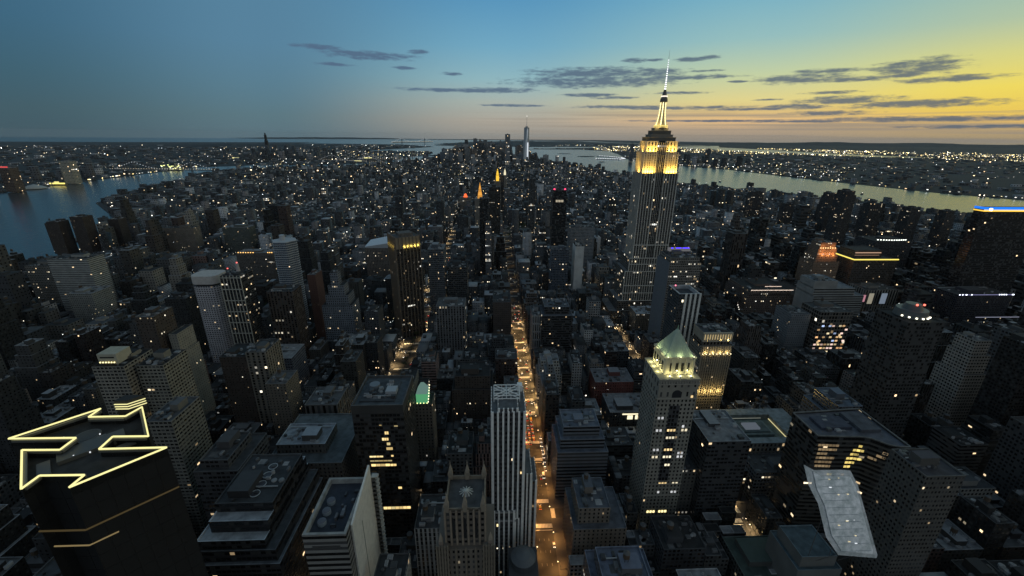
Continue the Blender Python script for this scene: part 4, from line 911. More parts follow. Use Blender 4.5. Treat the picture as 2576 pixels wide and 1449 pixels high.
P('office_building', 'dark banded office block with sunken roof and boxy roof house, right of orange avenue', OFF, 84, 556, 44, 42, 84, (.04, .04, .042), sq(2.2, 3.8, .05, .9, .5), [(0, 0, 0, 0, 78), (4, 9, 4, 0, 88)], (.1, .11, .13), seed=49, tankn=0, cap=(.3, .31, .33))
P('office_building', 'pale block with tall window strips on orange avenue corner', OFF, 71, 562, 12.5, 40, 76, (.25, .25, .25), sq(3.2, 12, .01, .45, .8), seed=50)
t = P('loft_building', 'low dark block carrying a glowing orange round sign', 'loft building', 116, 830, 40, 26, 56, BRN, sq(3, 3.6, .04, .5, .5), seed=51)
m_ = MB(); m_.face([(136+6.5*math.cos(a*math.pi/10), 829.2, 60+6.5*math.sin(a*math.pi/10)) for a in range(20)], (1, .38, .14), gain=.75); m_.build('round_sign', GLOW, t.o, t.L)
P('apartment_building', 'big dark brown block on the left kerb of orange avenue', APT, 14, 610, 28, 56, 78, (.07, .055, .048), sq(3, 3.4, .01, .25, .4), seed=52)
P('office_building', 'grey pier block with one pale corner edge, between the two lit avenues', OFF, -66, 560, 40, 34, 92, (.13, .13, .135), sq(4, 3.6, .03, .5, .8), seed=53)
P('office_building', 'pale blocky building with twin roof steps between the two lit avenues', OFF, -92, 380, 34, 48, 70, (.2, .195, .17), sq(3.2, 3.6, .02, .4, .45), [(0, 0, 0, 0, 58), (4, 3, 12, 0, 70)], seed=54)
P('apartment_building', 'stepped brown block with rows of small windows by orange avenue', APT, -30, 400, 44, 40, 74, BRN, sq(3, 3.3, .03, .35, .45), [(0, 0, 0, 0, 60), (3, 4, 3, 3, 74)], seed=55)
P('office_building', 'flat brown block with open concrete roof loggia, left of the dark slab', OFF, -160, 345, 30, 30, 82, (.13, .12, .11), sq(5, 12, 0, .5, .8), seed=56)
# green glowing glass crown
t = P('green_crown_building', 'small stone building with glowing green glass crown behind the dark slab', OFF, -58, 340, 16, 20, 84, TAN, sq(3, 3.6, .03, .4, .5), seed=57, pent=False, tankn=0, g=.7)
m_ = MB(); m_.box(-56.5, 341.5, 85.2, -46, 354, 95, (.25, 1, .45), gain=.32); m_.pyramid(-56.5, 341.5, -46, 354, 95, 103, (.45, .8, .7), .25, gain=.25); g_ = m_.build('glass_crown', GLOW, t.o, t.L)
m_ = MB()
for k in range(7): m_.box(-45.9, 341.6+k*1.9, 86+k*1.8, -45.2, 342.4+k*1.9, 87+k*1.8, (1, .95, .6), gain=2, bottom=True)
for k in range(4): m_.box(-56+k*3, 340.9, 85.3, -55.2+k*3, 341.4, 86, (1, 1, .4), gain=2.2, bottom=True)
m_.build('lamp', GLOW, t.o, t.L)
# right half
t = P('office_tower', 'grey office tower, blank side wall and purple lights, right of spire tower', OT, 262, 566, 45, 44, 160, (.2, .185, .165), sq(2.6, 3.7, .05, .7, .45), [(0, 0, 0, 0, 153), (2, 2, 2, 2, 160)], seed=60, tankn=0, g=.5)
m_ = MB(); m_.box(260.9, 565.5, 0, 261.95, 610, 154, (.15, .16, .175)); m_.build('blank_side_wall', STONE, t.o, t.L); m_ = MB()
for a, b in ((276, 279), (283, 291), (293, 303)): m_.box(a, 600, 166, b, 600.6, 167.4, (.07, .03, 1), gain=2.2, bottom=True)
m_.box(274, 601, 161.5, 305, 608, 166, (.12, .12, .13)); m_.build('purple_lights', GLOW if 0 else GLOW, t.o, t.L)
def striped_tower():
    t = T('striped_tower', 252, 480, 'slim tower with four broad white stripes, behind the green pyramid', OT); w = MB(); w.box(231, 458, 0, 257, 490, 148, (.05, .055, .06), sq(2.4, 3.6, .012, .6, .5), top=False); t.part('wall', w, FAC)
    rf = MB(); roof_rect(rf, 231, 458, 257, 490, 144, (.06, .07, .08), 2, 4.2, (.5, .52, .54)); t.part('roof', rf, ROOF)
    for i, x in enumerate((238, 243.6, 249.2, 254.8)):
        m_ = MB(); m_.box(x, 457, 62, x+2.3, 458.05, 149, (.66, .66, .63)); t.part('stripe', m_, STONE)
    for x in (238, 243.6, 249.2, 254.8):
        m_ = MB(); m_.box(x+.5, 457.3, 0, x+1.6, 458.05, 60, (.36, .33, .28)); t.part('lower_stripe', m_, STONE)
    lit_windows(t, 457.9, [(235, 237, 138, 141, PALE, 2), (250.4, 251.6, 128, 130, PALE, 2)]); m_ = MB(); m_.cyl(238, 486, 148.4, 149.6, .7, .7, 8, (1, .2, .3), gain=3); t.part('beacon', m_, GLOW)
    reserve(231, 456, 258, 490); guard(231, 458, 257, 55)
striped_tower()
def curved_glass():
    t = T('curved_glass_tower', 284, 270, 'dark glass tower with a curved front, brightly lit yellow storeys near its top', OT)
    fr_ = [(259, 258), (278, 256.5), (290, 256), (297, 254), (301, 250), (304.5, 246.5), (310, 244.5), (318, 244)]; poly = fr_+[(318, 290), (259, 286)]
    w = MB(); w.prism(poly, 0, 109, (.04, .038, .034), (3, 3.9, .012, .96, .55, 4, 1.0), top=False); t.part('wall', w, FAC)
    rf = MB(); rf.face([(x, y, 107.6) for x, y in poly], (.13, .14, .165)); n_ = len(poly)
    for i in range(n_):
        a, b = poly[i], poly[(i+1) % n_]; rf.beam((a[0], a[1], 109.2), (b[0], b[1], 109.2), .8, (.22, .22, .21))
    rf.box(268, 266, 107.6, 292, 280, 110, (.07, .08, .11)); rf.box(296, 262, 107.6, 312, 284, 110.5, (.1, .11, .13)); clutter(t, rf, 266, 262, 314, 286, 107.7, 12, random.Random(6)); t.part('roof', rf, ROOF)
    bd = MB(); fm = MB(); r = random.Random(12); k = 0; z = 104.0
    while z > 8:          # glass spandrel bands wrap the curve
        for i in range(len(fr_)-1):
            a, b = fr_[i], fr_[i+1]; fm.face([(a[0], a[1]-.25, z), (b[0], b[1]-.25, z), (b[0], b[1]-.25, z+1.5), (a[0], a[1]-.25, z+1.5)], (.1, .095, .085)); fm.face([(a[0], a[1]-.25, z+1.5), (b[0], b[1]-.25, z+1.5), (b[0], b[1]+.1, z+1.5), (a[0], a[1]+.1, z+1.5)], (.1, .095, .085))
        z -= 3.9
    t.part('spandrel_band', fm, METAL)
    for z, spans in ((102, ((261, 277, .28), (291, 294, 1.0), (303, 306, .35))), (98.1, ((262, 276, .32), (288, 295.5, 1.25), (301, 305, .25))), (94.2, ((262, 270, .28), (287, 293, .8), (298, 302, .2))), (90.3, ((262, 276, .28), (285, 296, 1.3))), (86.4, ((262, 275, .2), (285, 292, 1.3))), (82.5, ((263, 275, .26), (285, 290.5, 1.2))), (74.7, ((274, 278, .8), (285, 288, .5))), (63, ((288, 296, .7),)), (55, ((280, 284, .3), (296, 299, .3)))):
        for x0, x1, g in spans:
            x = x0
            while x < x1-.5:
                xe = min(x+2.6, x1); 
                def yy(v):
                    for i in range(len(fr_)-1):
                        if fr_[i][0] <= v <= fr_[i+1][0]: return fr_[i][1]+(fr_[i+1][1]-fr_[i][1])*(v-fr_[i][0])/(fr_[i+1][0]-fr_[i][0])
                    return fr_[-1][1]
                m_ = MB(); ya, yb = yy(x)-.3, yy(xe-.3)-.3; m_.face([(x, ya, z-2.2), (xe-.3, yb, z-2.2), (xe-.3, yb, z-.15), (x, ya, z-.15)], (1, .76, .22) if g > .6 else (1, .72, .4), gain=g*r.uniform(.5, 1.1)); t.part('lit_window', m_, GLOW); x = xe
    reserve(257, 238, 322, 300); guard(259, 250, 318, 20)
    # window reflection, built as a pale translucent sheet in front of the tower
    s = T('window_reflection', 230, 205, 'pale mottled window reflection built as a sloping sheet, ragged left edge, before curved tower', 'reflection', z=60)
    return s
refl = curved_glass()
std('stone_tower', 'grey stone tower with small square windows, lower right, dark flat roof', OT, 275, 196, 25, 24, 128, (.085, .08, .072), sq(2.3, 3.6, .008, .55, .45), [(0, 0, 0, 0, 128)], (.07, .07, .08), seed=62, cap=(.2, .2, .19), tankn=0)
guard(275, 196, 300, 10)
def library():
    t = T('courtyard_building', 285, 360, 'low pale flat-roofed building with sunken lit court and central skylight', 'library'); w = MB(); w.box(238, 330, 0, 330, 384, 42, (.22, .22, .2), sq(4, 5, .01, .5, .6), top=False); t.part('wall', w, FAC)
    r_ = MB(); rc = (.26, .31, .33)
    for a in ((238, 330, 252, 384), (308, 330, 330, 384), (252, 330, 308, 338), (252, 374, 308, 384)): r_.face([(a[0], a[1], 42), (a[2], a[1], 42), (a[2], a[3], 42), (a[0], a[3], 42)], rc)
    for p, q in (((252, 338), (308, 338)), ((308, 338), (308, 374)), ((308, 374), (252, 374)), ((252, 374), (252, 338))): r_.face([(p[0], p[1], 36), (q[0], q[1], 36), (q[0], q[1], 42), (p[0], p[1], 42)][::-1], (.25, .28, .27))
    r_.face([(252, 338, 36), (308, 338, 36), (308, 374, 36), (252, 374, 36)], (.14, .19, .18)); r_.box(262, 346, 36, 298, 368, 39, (.2, .25, .24)); r_.box(265, 349, 39, 295, 365, 40.2, (.13, .17, .17)); t.part('roof', r_, ROOF)
    sk = MB(); sk.box(271, 352, 40.2, 286, 361, 42.2, (.55, .65, .8), gain=.16); t.part('skylight', sk, GLOW)
    lm = MB(); lm.beam((307.4, 340, 38), (307.4, 372, 38), .7, (1, .88, .45), gain=.6); lm.beam((254, 373.4, 38), (300, 373.4, 38), .4, (.9, .95, .8), gain=.22); t.part('glow_strip', lm, GLOW)
    reserve(236, 324, 332, 386); guard(238, 330, 330, 30)
library()
P('office_building', 'low blue-grey building with slotted upper walls, below courtyard building', OFF, 252, 300, 44, 24, 34, (.15, .16, .17), sq(3, 4, .03, .7, .5), seed=64, tankn=0)
P('office_building', 'blue-roofed dark block with small roof wells, right of courtyard building', OFF, 316, 306, 36, 40, 96, (.09, .1, .12), sq(3, 3.7, .004, .8, .5), [(0, 0, 0, 0, 84), (4, 4, 10, 6, 96)], (.13, .16, .2), seed=65)
P('office_building', 'pale blue building of stepped horizontal bands, right of orange avenue', OFF, 72, 310, 46, 40, 72, (.17, .18, .2), sq(40, 3.9, .01, 1, .45), [(0, 0, 0, 0, 52), (3, 5, 3, 0, 62), (3, 5, 4, 4, 72)], (.16, .18, .22), seed=66)
P('office_building', 'small tan block with roof huts on the right kerb of orange avenue', OFF, 74, 238, 40, 40, 58, (.2, .17, .14), sq(3.4, 3.7, .02, .35, .5), [(0, 0, 0, 0, 44), (4, 6, 12, 4, 58)], (.12, .13, .15), seed=67, tankn=1)
P('office_building', 'blue mansard-roofed block with lit windows at the bottom edge', OFF, 76, 176, 40, 36, 66, (.1, .1, .11), sq(3, 3.7, .1, .5, .5), [(0, 0, 0, 0, 56), (5, 8, 6, 6, 66)], (.13, .15, .2), seed=68, tankn=1)
P('office_building', 'dark block right of the green pyramid tower with plain walls', OFF, 182, 268, 34, 40, 96, (.04, .042, .046), sq(3, 3.7, .004, .8, .5), seed=69, tankn=0)
P('low_roof_building', 'broad low building with greenish roof and round ends, bottom right', 'low building', 190, 180, 60, 60, 30, (.07, .075, .07), sq(3, 3.7, .03, .6, .5), None, (.06, .085, .075), seed=70)
P('office_building', 'teal-roofed octagonal-looking block with banded walls, bottom right', OFF, 214, 196, 30, 30, 60, (.12, .125, .12), sq(40, 3.9, .01, 1, .4), [(0, 0, 0, 0, 52), (3, 3, 3, 3, 60)], (.09, .13, .15), seed=71, tankn=0, pent=False)
P('department_store', 'wide store block edged with rows of tiny white lights', 'department store', 470, 700, 120, 74, 62, (.16, .12, .1), sq(3.4, 3.8, .05, .4, .45), [(0, 0, 0, 0, 54), (4, 0, 40, 0, 62)], seed=72, tankn=1)
m_ = MB(); o_ = bpy.data.objects['department_store']
for k in range(15): m_.box(469.2, 700.5+k*3.2, 8+k*3.1, 469.8, 701.3+k*3.2, 9+k*3.1, (1, .95, .85), gain=2.6, bottom=True)
for k in range(34): m_.box(476+k*2.3, 699.2, 63, 476.9+k*2.3, 699.8, 64, (1, .8, .65), gain=1.8, bottom=True)
for k in range(14): m_.box(504+k*2.2, 705.2, 68, 504.9+k*2.2, 705.8, 69, (1, .75, .6), gain=1.5, bottom=True)
m_.build('facade_lamp', GLOW, o_, (530, 737, 0))
P('office_building', 'pale stepped office block with strong horizontal bands, right of store block', OFF, 545, 640, 86, 44, 98, (.26, .26, .25), sq(60, 3.9, .006, 1, .42), [(0, 0, 0, 0, 74), (0, 3, 16, 0, 86), (0, 3, 30, 4, 98)], (.2, .22, .24), seed=73)
P('office_building', 'grey plain block before the banded stepped one', OFF, 452, 560, 30, 36, 76, (.19, .2, .21), sq(3, 3.7, .01, .3, .4), seed=74)
t = P('showroom_building', 'corner building with multicoloured bright show windows on its lower floors', OFF, 486, 548, 48, 40, 84, (.16, .14, .12), sq(4.5, 5.5, .03, .75, .7), seed=75)
r = random.Random(9); m_ = MB()
for i in range(9):
    for k in range(9):
        if r.random() < .95-.1*k: m_.box(487+i*5.2, 547.8, 14+k*6, 490.8+i*5.2, 547.9, 16.6+k*6, r.choice([(1, .62, .3), (1, .75, .4), (1, .82, .5), (1, .55, .25), (1, .7, .6), (.5, .65, 1)]), gain=r.uniform(.3, 1.3), bottom=True)
m_.build('show_window', GLOW, t.o, t.L)
t = P('hotel', 'stepped hotel with its top storeys glowing orange', 'hotel', 664, 806, 54, 42, 122, (.24, .16, .11), sq(3, 3.4, .04, .4, .5), [(0, 0, 0, 0, 84), (5, 3, 5, 3, 98), (3, 3, 3, 3, 110), (3, 2, 3, 2, 122)], seed=76, tankn=0)
m_ = MB()
for k in range(7): m_.box(676+k*5, 813, 111.3, 678+k*5, 813.6, 113, (1, .6, .25), gain=2.4, bottom=True)
m_.build('lamp', GLOW, t.o, t.L)
for x, z in ((680, 100), (692, 100), (703, 100), (680, 112.5), (703, 112.5)): t.light('floodlight', 'POINT', (x, 806.5, z), 4200, (1, .42, .13), .5)
t = P('station_block', 'long dark block with a bright yellow dotted cornice line', OFF, 742, 800, 92, 70, 104, (.08, .065, .055), sq(3, 3.8, .008, .5, .6), [(0, 0, 0, 0, 90), (16, 22, 16, 8, 104)], seed=77, tankn=0, pent=False)
for k in range(30):
    if k > 29: break
for pa, pb, n_ in (((741, 799.4, 91.6), (835, 799.4, 91.6), 30), ((741.0, 868, 91.6), (741.0, 799.4, 91.6), 16)):
    m_ = MB()
    for k in range(n_):
        f0, f1 = k/n_, (k+.82)/n_; m_.beam([pa[i]+(pb[i]-pa[i])*f0 for i in range(3)], [pa[i]+(pb[i]-pa[i])*f1 for i in range(3)], 1.9, (1, .82, .16), gain=1.25)
    m_.build('glow_strip', GLOW, t.o, t.L)
m_ = MB(); m_.box(760, 821.4, 99, 815, 821.9, 101, (1, .62, .42), gain=.5, bottom=True); m_.box(760, 821.4, 94, 812, 821.9, 95.5, (1, .62, .42), gain=.2, bottom=True); m_.build('lit_band', GLOW, t.o, t.L)
P('office_building', 'block of tall pale vertical fins below the dotted cornice', OFF, 690, 700, 62, 40, 62, (.24, .22, .19), sq(5, 30, .0, .5, .95), seed=78, tankn=0)
t = P('arena_roof_building', 'dark round-ended building topped by a crescent of white lamps', 'arena', 905, 935, 90, 60, 96, (.05, .05, .055), sq(3, 3.8, .01, .5, .6), seed=79, tankn=0)
m_ = MB()
for k in range(12): m_.box(910+k*6, 933.6+.12*(k-6)**2, 99, 913+k*6, 934.6+.12*(k-6)**2, 101, (.95, 1, .9), gain=2.2, bottom=True)
m_.build('roof_lamp', GLOW, t.o, t.L)
t = P('lit_roof_building', 'dark block with a bluish-white lit roof line and angled pale canopy', OFF, 796, 640, 96, 44, 74, (.03, .03, .04), sq(3, 3.8, .01, .5, .6), seed=80, tankn=0)
m_ = MB(); m_.beam((796, 639.4, 75.6), (892, 639.4, 75.6), .7, (.5, .5, .9), gain=.5)
for k in (0, 5, 11, 12, 21, 70, 74, 78, 82, 93, 95): m_.box(796+k, 638.8, 75, 797.6+k, 639.6, 76.6, (.8, .85, 1), gain=3, bottom=True)
m_.beam((790, 600, 52), (884, 600, 52), .9, (.65, .68, .9), gain=.3); m_.build('roof_light', GLOW, t.o, t.L)
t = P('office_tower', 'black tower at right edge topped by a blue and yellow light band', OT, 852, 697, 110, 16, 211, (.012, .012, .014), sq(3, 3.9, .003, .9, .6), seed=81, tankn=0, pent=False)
m_ = MB(); m_.box(851.5, 696.3, 209.5, 962.5, 697, 213.4, (.02, .22, 1), gain=1.1, bottom=True); m_.box(851.4, 695.9, 206, 962.5, 697, 208, (1, .62, .08), gain=1.4, bottom=True); m_.box(851.4, 696.1, 208.2, 962.5, 697, 209.2, (1, 1, 1), gain=.8, bottom=True)
m_.box(851.1, 697, 206, 851.9, 713, 208, (1, .62, .08), gain=1.2, bottom=True); m_.box(851.1, 697, 209.5, 851.9, 713, 213.4, (.02, .22, 1), gain=1.0, bottom=True); m_.build('light_band', GLOW, t.o, t.L)
m_ = MB(); m_.cyl(862, 695.5, 207.5, 211.5, 2, 2, 10, (1, .92, .7), gain=4); m_.build('beacon', GLOW, t.o, t.L)
t = P('round_top_tower', 'dark tower crowned by a rounded deck with white and red lamps', OT, 392, 342, 36, 34, 162, (.04, .04, .04), sq(3, 3.8, .006, .7, .6), seed=82, tankn=0, pent=False, g=.1)
m_ = MB(); m_.cyl(410, 359, 163, 170, 13, 12, 24, (.1, .11, .11)); m_.cyl(410, 359, 170, 175, 8, 6, 20, (.08, .09, .09)); m_.build('round_deck', METAL, t.o, t.L); m_ = MB()
for k in range(6):
    a = R(200+k*22); m_.box(410+13.6*math.cos(a), 359+13.6*math.sin(a), 164, 411.2+13.6*math.cos(a), 360+13.6*math.sin(a), 165.2, (1, .95, .75), gain=3, bottom=True)
m_.build('lamp', GLOW, t.o, t.L); m_ = MB()
for x in (407, 414): m_.cyl(x, 353, 175, 176.4, .8, .8, 8, (1, .15, .1), gain=3)
m_.build('beacon', GLOW, t.o, t.L)
# river towers on the west side
for k, (x, y, w, d, z) in enumerate(((1280, 1580, 36, 36, 128), (1036, 1214, 34, 40, 178), (1222, 1326, 44, 34, 126), (1284, 1248, 36, 34, 124), (1360, 1212, 32, 30, 122), (1064, 1716, 52, 34, 116), (1180, 1450, 80, 30, 92), (1126, 1590, 40, 30, 86), (1330, 1660, 60, 30, 84))):
    P('apartment_tower', ['round-shouldered dark tower outlined against the west river', 'tallest dark tower outlined against the west river, wider at its top', 'dark tower under construction with a flat crane-like arm', 'dark tower with stepped top between crane arm and right edge', 'dark slightly rounded tower nearest right edge against the west river', 'square dark block where the west river begins, left group', 'long dark riverside slab below round-shouldered tower', 'low dark riverside block with a lit roof edge', 'long low dark riverside slab behind the round-shouldered tower'][k], AT, x, y, w, d, z, (.045, .042, .042), sq(3, 3.2, .025, .6, .5), [(0, 0, 0, 0, z-12), (3, 3, 3, 3, z)], seed=90+k, g=.1, tankn=0)
t = T('crane', 1244, 1340, 'horizontal crane arm lying across the top of a dark riverside tower', 'crane', z=127); m_ = MB()
for s in (-1, 1): m_.beam((1195, 1340+s, 133), (1310, 1340+s, 131), .6, (.05, .05, .05))
for k in range(22): m_.beam((1195+k*5.2, 1339, 133-.09*k), (1200+k*5.2, 1341, 133-.09*k), .3, (.05, .05, .05))
m_.box(1240, 1337, 127, 1248, 1343, 136, (.05, .05, .05)); t.part('jib', m_, METAL)
reserve(665, 680, 728, 694); reserve(758, 526, 778, 540); reserve(-128, 1794, -78, 1832)
# more blocks named one by one along the avenues
P('office_building', 'red-brown flat-roofed block with pale roof, left of the green pyramid', OFF, 140, 452, 48, 34, 34, (.17, .06, .05), sq(3, 3.7, .01, .3, .4), None, (.2, .2, .21), seed=100, tankn=0)
P('loft_building', 'light blue-roofed corner block before the spire tower', 'loft building', 250, 640, 50, 34, 44, TAN, sq(3, 3.7, .05, .4, .5), None, (.4, .45, .5), seed=101)
P('loft_building', 'long tan block with blue skylit roof on the right kerb of the second avenue', 'loft building', 242, 470, 44, 60, 50, (.19, .165, .135), sq(3, 3.7, .03, .4, .5), [(0, 0, 0, 0, 44), (3, 8, 3, 8, 50)], (.3, .35, .4), seed=102)
P('office_building', 'dark low block with bright shop canopy lights, left of the green pyramid', OFF, 146, 402, 50, 38, 26, (.06, .06, .06), sq(3, 3.7, .03, .5, .5), seed=103)
m_ = MB(); m_.box(160, 401.4, 24, 200, 402, 25.4, (1, .9, .6), gain=1.2, bottom=True)
for k in range(2): m_.box(166+k*9, 401.3, 18, 172+k*9, 401.9, 23, (1, .92, .6), gain=1.3, bottom=True)
m_.build('canopy_light', GLOW, bpy.data.objects['office_building' if 0 else [o.name for o in bpy.data.objects if o.get('label', '').startswith('dark low block with bright shop')][0]], (171, 421, 0))
REFL_OUTLINE = [(213.7, 125.7), (231.0, 125.6), (236.9, 125.1), (240.5, 117.6), (247.0, 82.5), (246.1, 81.0), (222.6, 83.1), (216.4, 91.9), (213.8, 108.7), (209.1, 118.2), (207.6, 128.7)]
def reflection_build():  # sheet stands for a reflection in the viewing window; mullions and posts are added
    mt, t, out = newmat('pale_reflection')
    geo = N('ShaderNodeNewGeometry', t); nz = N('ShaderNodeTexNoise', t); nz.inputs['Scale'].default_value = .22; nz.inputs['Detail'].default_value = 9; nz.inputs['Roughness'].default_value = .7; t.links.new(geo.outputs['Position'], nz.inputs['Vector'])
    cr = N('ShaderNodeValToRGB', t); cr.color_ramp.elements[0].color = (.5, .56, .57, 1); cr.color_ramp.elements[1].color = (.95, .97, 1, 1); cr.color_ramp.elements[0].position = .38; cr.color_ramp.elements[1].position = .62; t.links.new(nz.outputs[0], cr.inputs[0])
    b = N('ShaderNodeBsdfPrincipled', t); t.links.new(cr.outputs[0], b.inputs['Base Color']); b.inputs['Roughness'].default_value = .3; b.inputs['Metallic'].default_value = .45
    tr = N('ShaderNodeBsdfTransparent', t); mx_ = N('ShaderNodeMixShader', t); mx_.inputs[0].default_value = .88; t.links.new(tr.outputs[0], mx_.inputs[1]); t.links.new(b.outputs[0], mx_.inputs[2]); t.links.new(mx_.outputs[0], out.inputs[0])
    mt2 = mt.copy(); mt2.name = 'dim_reflection'
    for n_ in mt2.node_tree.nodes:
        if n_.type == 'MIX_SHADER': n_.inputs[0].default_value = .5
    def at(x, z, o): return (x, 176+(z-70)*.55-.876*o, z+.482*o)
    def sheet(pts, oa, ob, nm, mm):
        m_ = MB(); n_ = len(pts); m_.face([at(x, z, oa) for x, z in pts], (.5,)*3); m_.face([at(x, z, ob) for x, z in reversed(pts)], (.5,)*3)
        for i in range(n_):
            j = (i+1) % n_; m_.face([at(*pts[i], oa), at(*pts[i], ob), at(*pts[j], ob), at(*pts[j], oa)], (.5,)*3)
        return refl.part(nm, m_, mm)
    sheet(REFL_OUTLINE, .3, 0, 'reflection_sheet', mt2)
    cx_, cz_ = sum(p[0] for p in REFL_OUTLINE)/11, sum(p[1] for p in REFL_OUTLINE)/11
    inner = [(cx_+1.4+(p[0]-cx_)*.8, cz_-1+(p[1]-cz_)*.88) for p in REFL_OUTLINE]
    sheet(inner, .8, .5, 'reflection_core', mt)
    ml = MB(); rr = random.Random(3)
    for k in range(11): z = 85+k*3.6; f = (126-z)/43; ml.beam(at(214+7*f+1.5, z, .95), at(233+12*f-1.5, z, .95), .12, (.4, .44, .46))
    refl.part('mullion', ml, METAL); g_ = MB()
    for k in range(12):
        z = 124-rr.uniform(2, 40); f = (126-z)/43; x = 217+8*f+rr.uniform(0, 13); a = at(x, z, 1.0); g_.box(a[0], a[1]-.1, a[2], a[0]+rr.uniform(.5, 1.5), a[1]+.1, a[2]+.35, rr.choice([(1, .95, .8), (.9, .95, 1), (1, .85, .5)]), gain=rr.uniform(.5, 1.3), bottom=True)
    refl.part('reflected_light', g_, GLOW)
    m_ = MB()
    for x, z in ((225, 84), (240, 84), (222, 112), (236, 112)): a = at(x, z, 0); m_.beam((a[0], max(197, a[1]+1), 60), a, .3, (.1, .1, .1))
    refl.part('added_post', m_, METAL)

# ---------------------------------------------------------------- the rest of the street grid
def zone(x, y, r):
    e = r.random()
    if y < 460 and -260 < x < 520: return r.uniform(26, 62) if e < .7 else r.uniform(60, 92)
    if y < 460 and x >= 520: return r.uniform(45, 90) if e < .6 else r.uniform(90, 170)
    if -115 < x < 225:
        if y < 1900: return r.uniform(30, 62) if e < .84 else r.uniform(62, 118)
        return r.uniform(18, 50) if e < .93 else r.uniform(50, 90)
    if x <= -115:
        if y < 1500:
            return r.uniform(14, 34) if e < (.55 if x > -700 else .72) else (r.uniform(38, 68) if e < .88 else r.uniform(70, 112))
        return r.uniform(14, 26) if e < .86 else r.uniform(34, 66)
    if y < 1150: return r.uniform(32, 66) if e < .84 else r.uniform(66, 118)
    if y < 2300: return r.uniform(16, 46) if e < .93 else r.uniform(48, 96)
    return r.uniform(12, 30) if e < .95 else r.uniform(34, 70)
LOTS = []
for y in range(560, 1180, 28):
    p = scr(-114, y, 0); GUARD.append((p[0]-5, p[0]+4, p[1], p[2]-25))
for y in range(430, 800, 28):
    p = scr(55, y, 0); GUARD.append((p[0]-4, p[0]+4, p[1], p[2]-25))
for x, y in ((230, 575), (232, 625), (234, 675), (235, 725)):
    p = scr(x, y, 2); GUARD.append((p[0]-4, p[0]+6, p[1], p[2]-25))
for i, n_, bx0, by0, bx1, by1 in BLK:
    cx, cy = (bx0+bx1)/2, (by0+by1)/2
    if cy < 60: continue
    px, py, dd = scr(cx, cy, 40)
    if dd < 40 or px < -420 or px > 2990 or py > 2400: continue
    if not inside(cx, cy, manhattan): continue
    if any(p[0] > cx > p[2] and p[1] < cy < p[3] for p in PARKS): continue
    rr = random.Random(i*1000+n_); mid = (by0+by1)/2
    for row in (0, 1):
        x = bx0; k = 0
        while x < bx1-6:
            endlot = (k == 0 or x > bx1-46)
            w = rr.uniform(14, 32) if endlot or cy < 400 else (rr.uniform(7.5, 14) if rr.random() < .55 else rr.uniform(12, 26))
            if x+w > bx1-9: w = bx1-x
            h = zone(x+w/2, cy, rr)*(1.18 if endlot else .92)
            if w < 11: h = min(h, rr.uniform(14, 34))
            if w < 17 and h > 60: h *= .7
            y0, y1 = (by0+rr.choice([0, 0, .8]), mid-rr.uniform(.6, 7)) if row == 0 else (mid+rr.uniform(.6, 7), by1-rr.choice([0, 0, .8]))
            LOTS.append([i, n_, row, k, x+.1, y0, w-.3, y1-y0, h, endlot]); x += w; k += 1
def hits_foot(x0, y0, x1, y1): return any(x0 < f[2] and x1 > f[0] and y0 < f[3] and y1 > f[1] for f in FOOT)
keep = []
for l in LOTS:          # the list grows while lots that meet a planned building are cut smaller
    i, n_, row, k, x, y, w, d, h, e = l
    if not inside(x+w/2, y+d/2, manhattan): continue
    if hits_foot(x, y, x+w, y+d):
        if w > 9 or d > 9:
            a, b = (w/2, d) if w > d else (w, d/2)
            LOTS.append([i, n_, row, k, x, y, a-.1, b-.1, min(h, 34), e]); LOTS.append([i, n_, row, k, x+(w-a), y+(d-b), a-.1, b-.1, min(h, 30), e])
        continue
    if w < 3.5 or d < 3.5: continue
    if min(diag(x, y), diag(x+w, y), diag(x+w/2, y+d/2), diag(x, y+d), diag(x+w, y+d)) < 13: continue
    # keep the sight lines to the planned buildings open
    for _ in range(14):
        p = [scr(a, b, h) for a in (x, x+w) for b in (y, y+d)]; a0, a1 = min(q[0] for q in p), max(q[0] for q in p); top = min(q[1] for q in p); near = min(q[2] for q in p)
        if h > 12 and any(a0 < g[1] and a1 > g[0] and near < g[3] and top < g[2] for g in GUARD): h *= .86
        else: break
    l[8] = h
    p = [scr(a, b, c) for a in (x, x+w) for b in (y, y+d) for c in (0, h)]
    if any(q[2] < 20 for q in p): continue
    a0, a1, b0, b1 = min(q[0] for q in p), max(q[0] for q in p), min(q[1] for q in p), max(q[1] for q in p)
    if a1 < -300 or a0 > 2876 or b0 > 1700: continue
    vis = (min(a1, 2576)-max(a0, 0))*(min(b1, 1449)-max(b0, 0)) if a1 > 0 and a0 < 2576 and b0 < 1449 else 0
    keep.append((vis, l))
keep.sort(key=lambda q: -q[0])
BRICKS = [('dark brown', (.085, .06, .045)), ('brown', (.12, .085, .065)), ('tan', (.2, .17, .13)), ('beige', (.25, .225, .18)), ('grey', (.15, .15, .15)), ('dark grey', (.07, .072, .076)), ('pale grey', (.26, .26, .255)), ('reddish', (.15, .07, .05)), ('charcoal', (.045, .047, .05)), ('bluish', (.1, .12, .15))]
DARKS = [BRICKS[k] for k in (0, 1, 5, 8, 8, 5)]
ORD = ['first', 'second', 'third', 'fourth', 'fifth', 'sixth', 'seventh', 'eighth', 'ninth', 'tenth', 'eleventh', 'twelfth', 'thirteenth', 'fourteenth', 'fifteenth', 'sixteenth', 'seventeenth', 'eighteenth', 'nineteenth', 'twentieth']
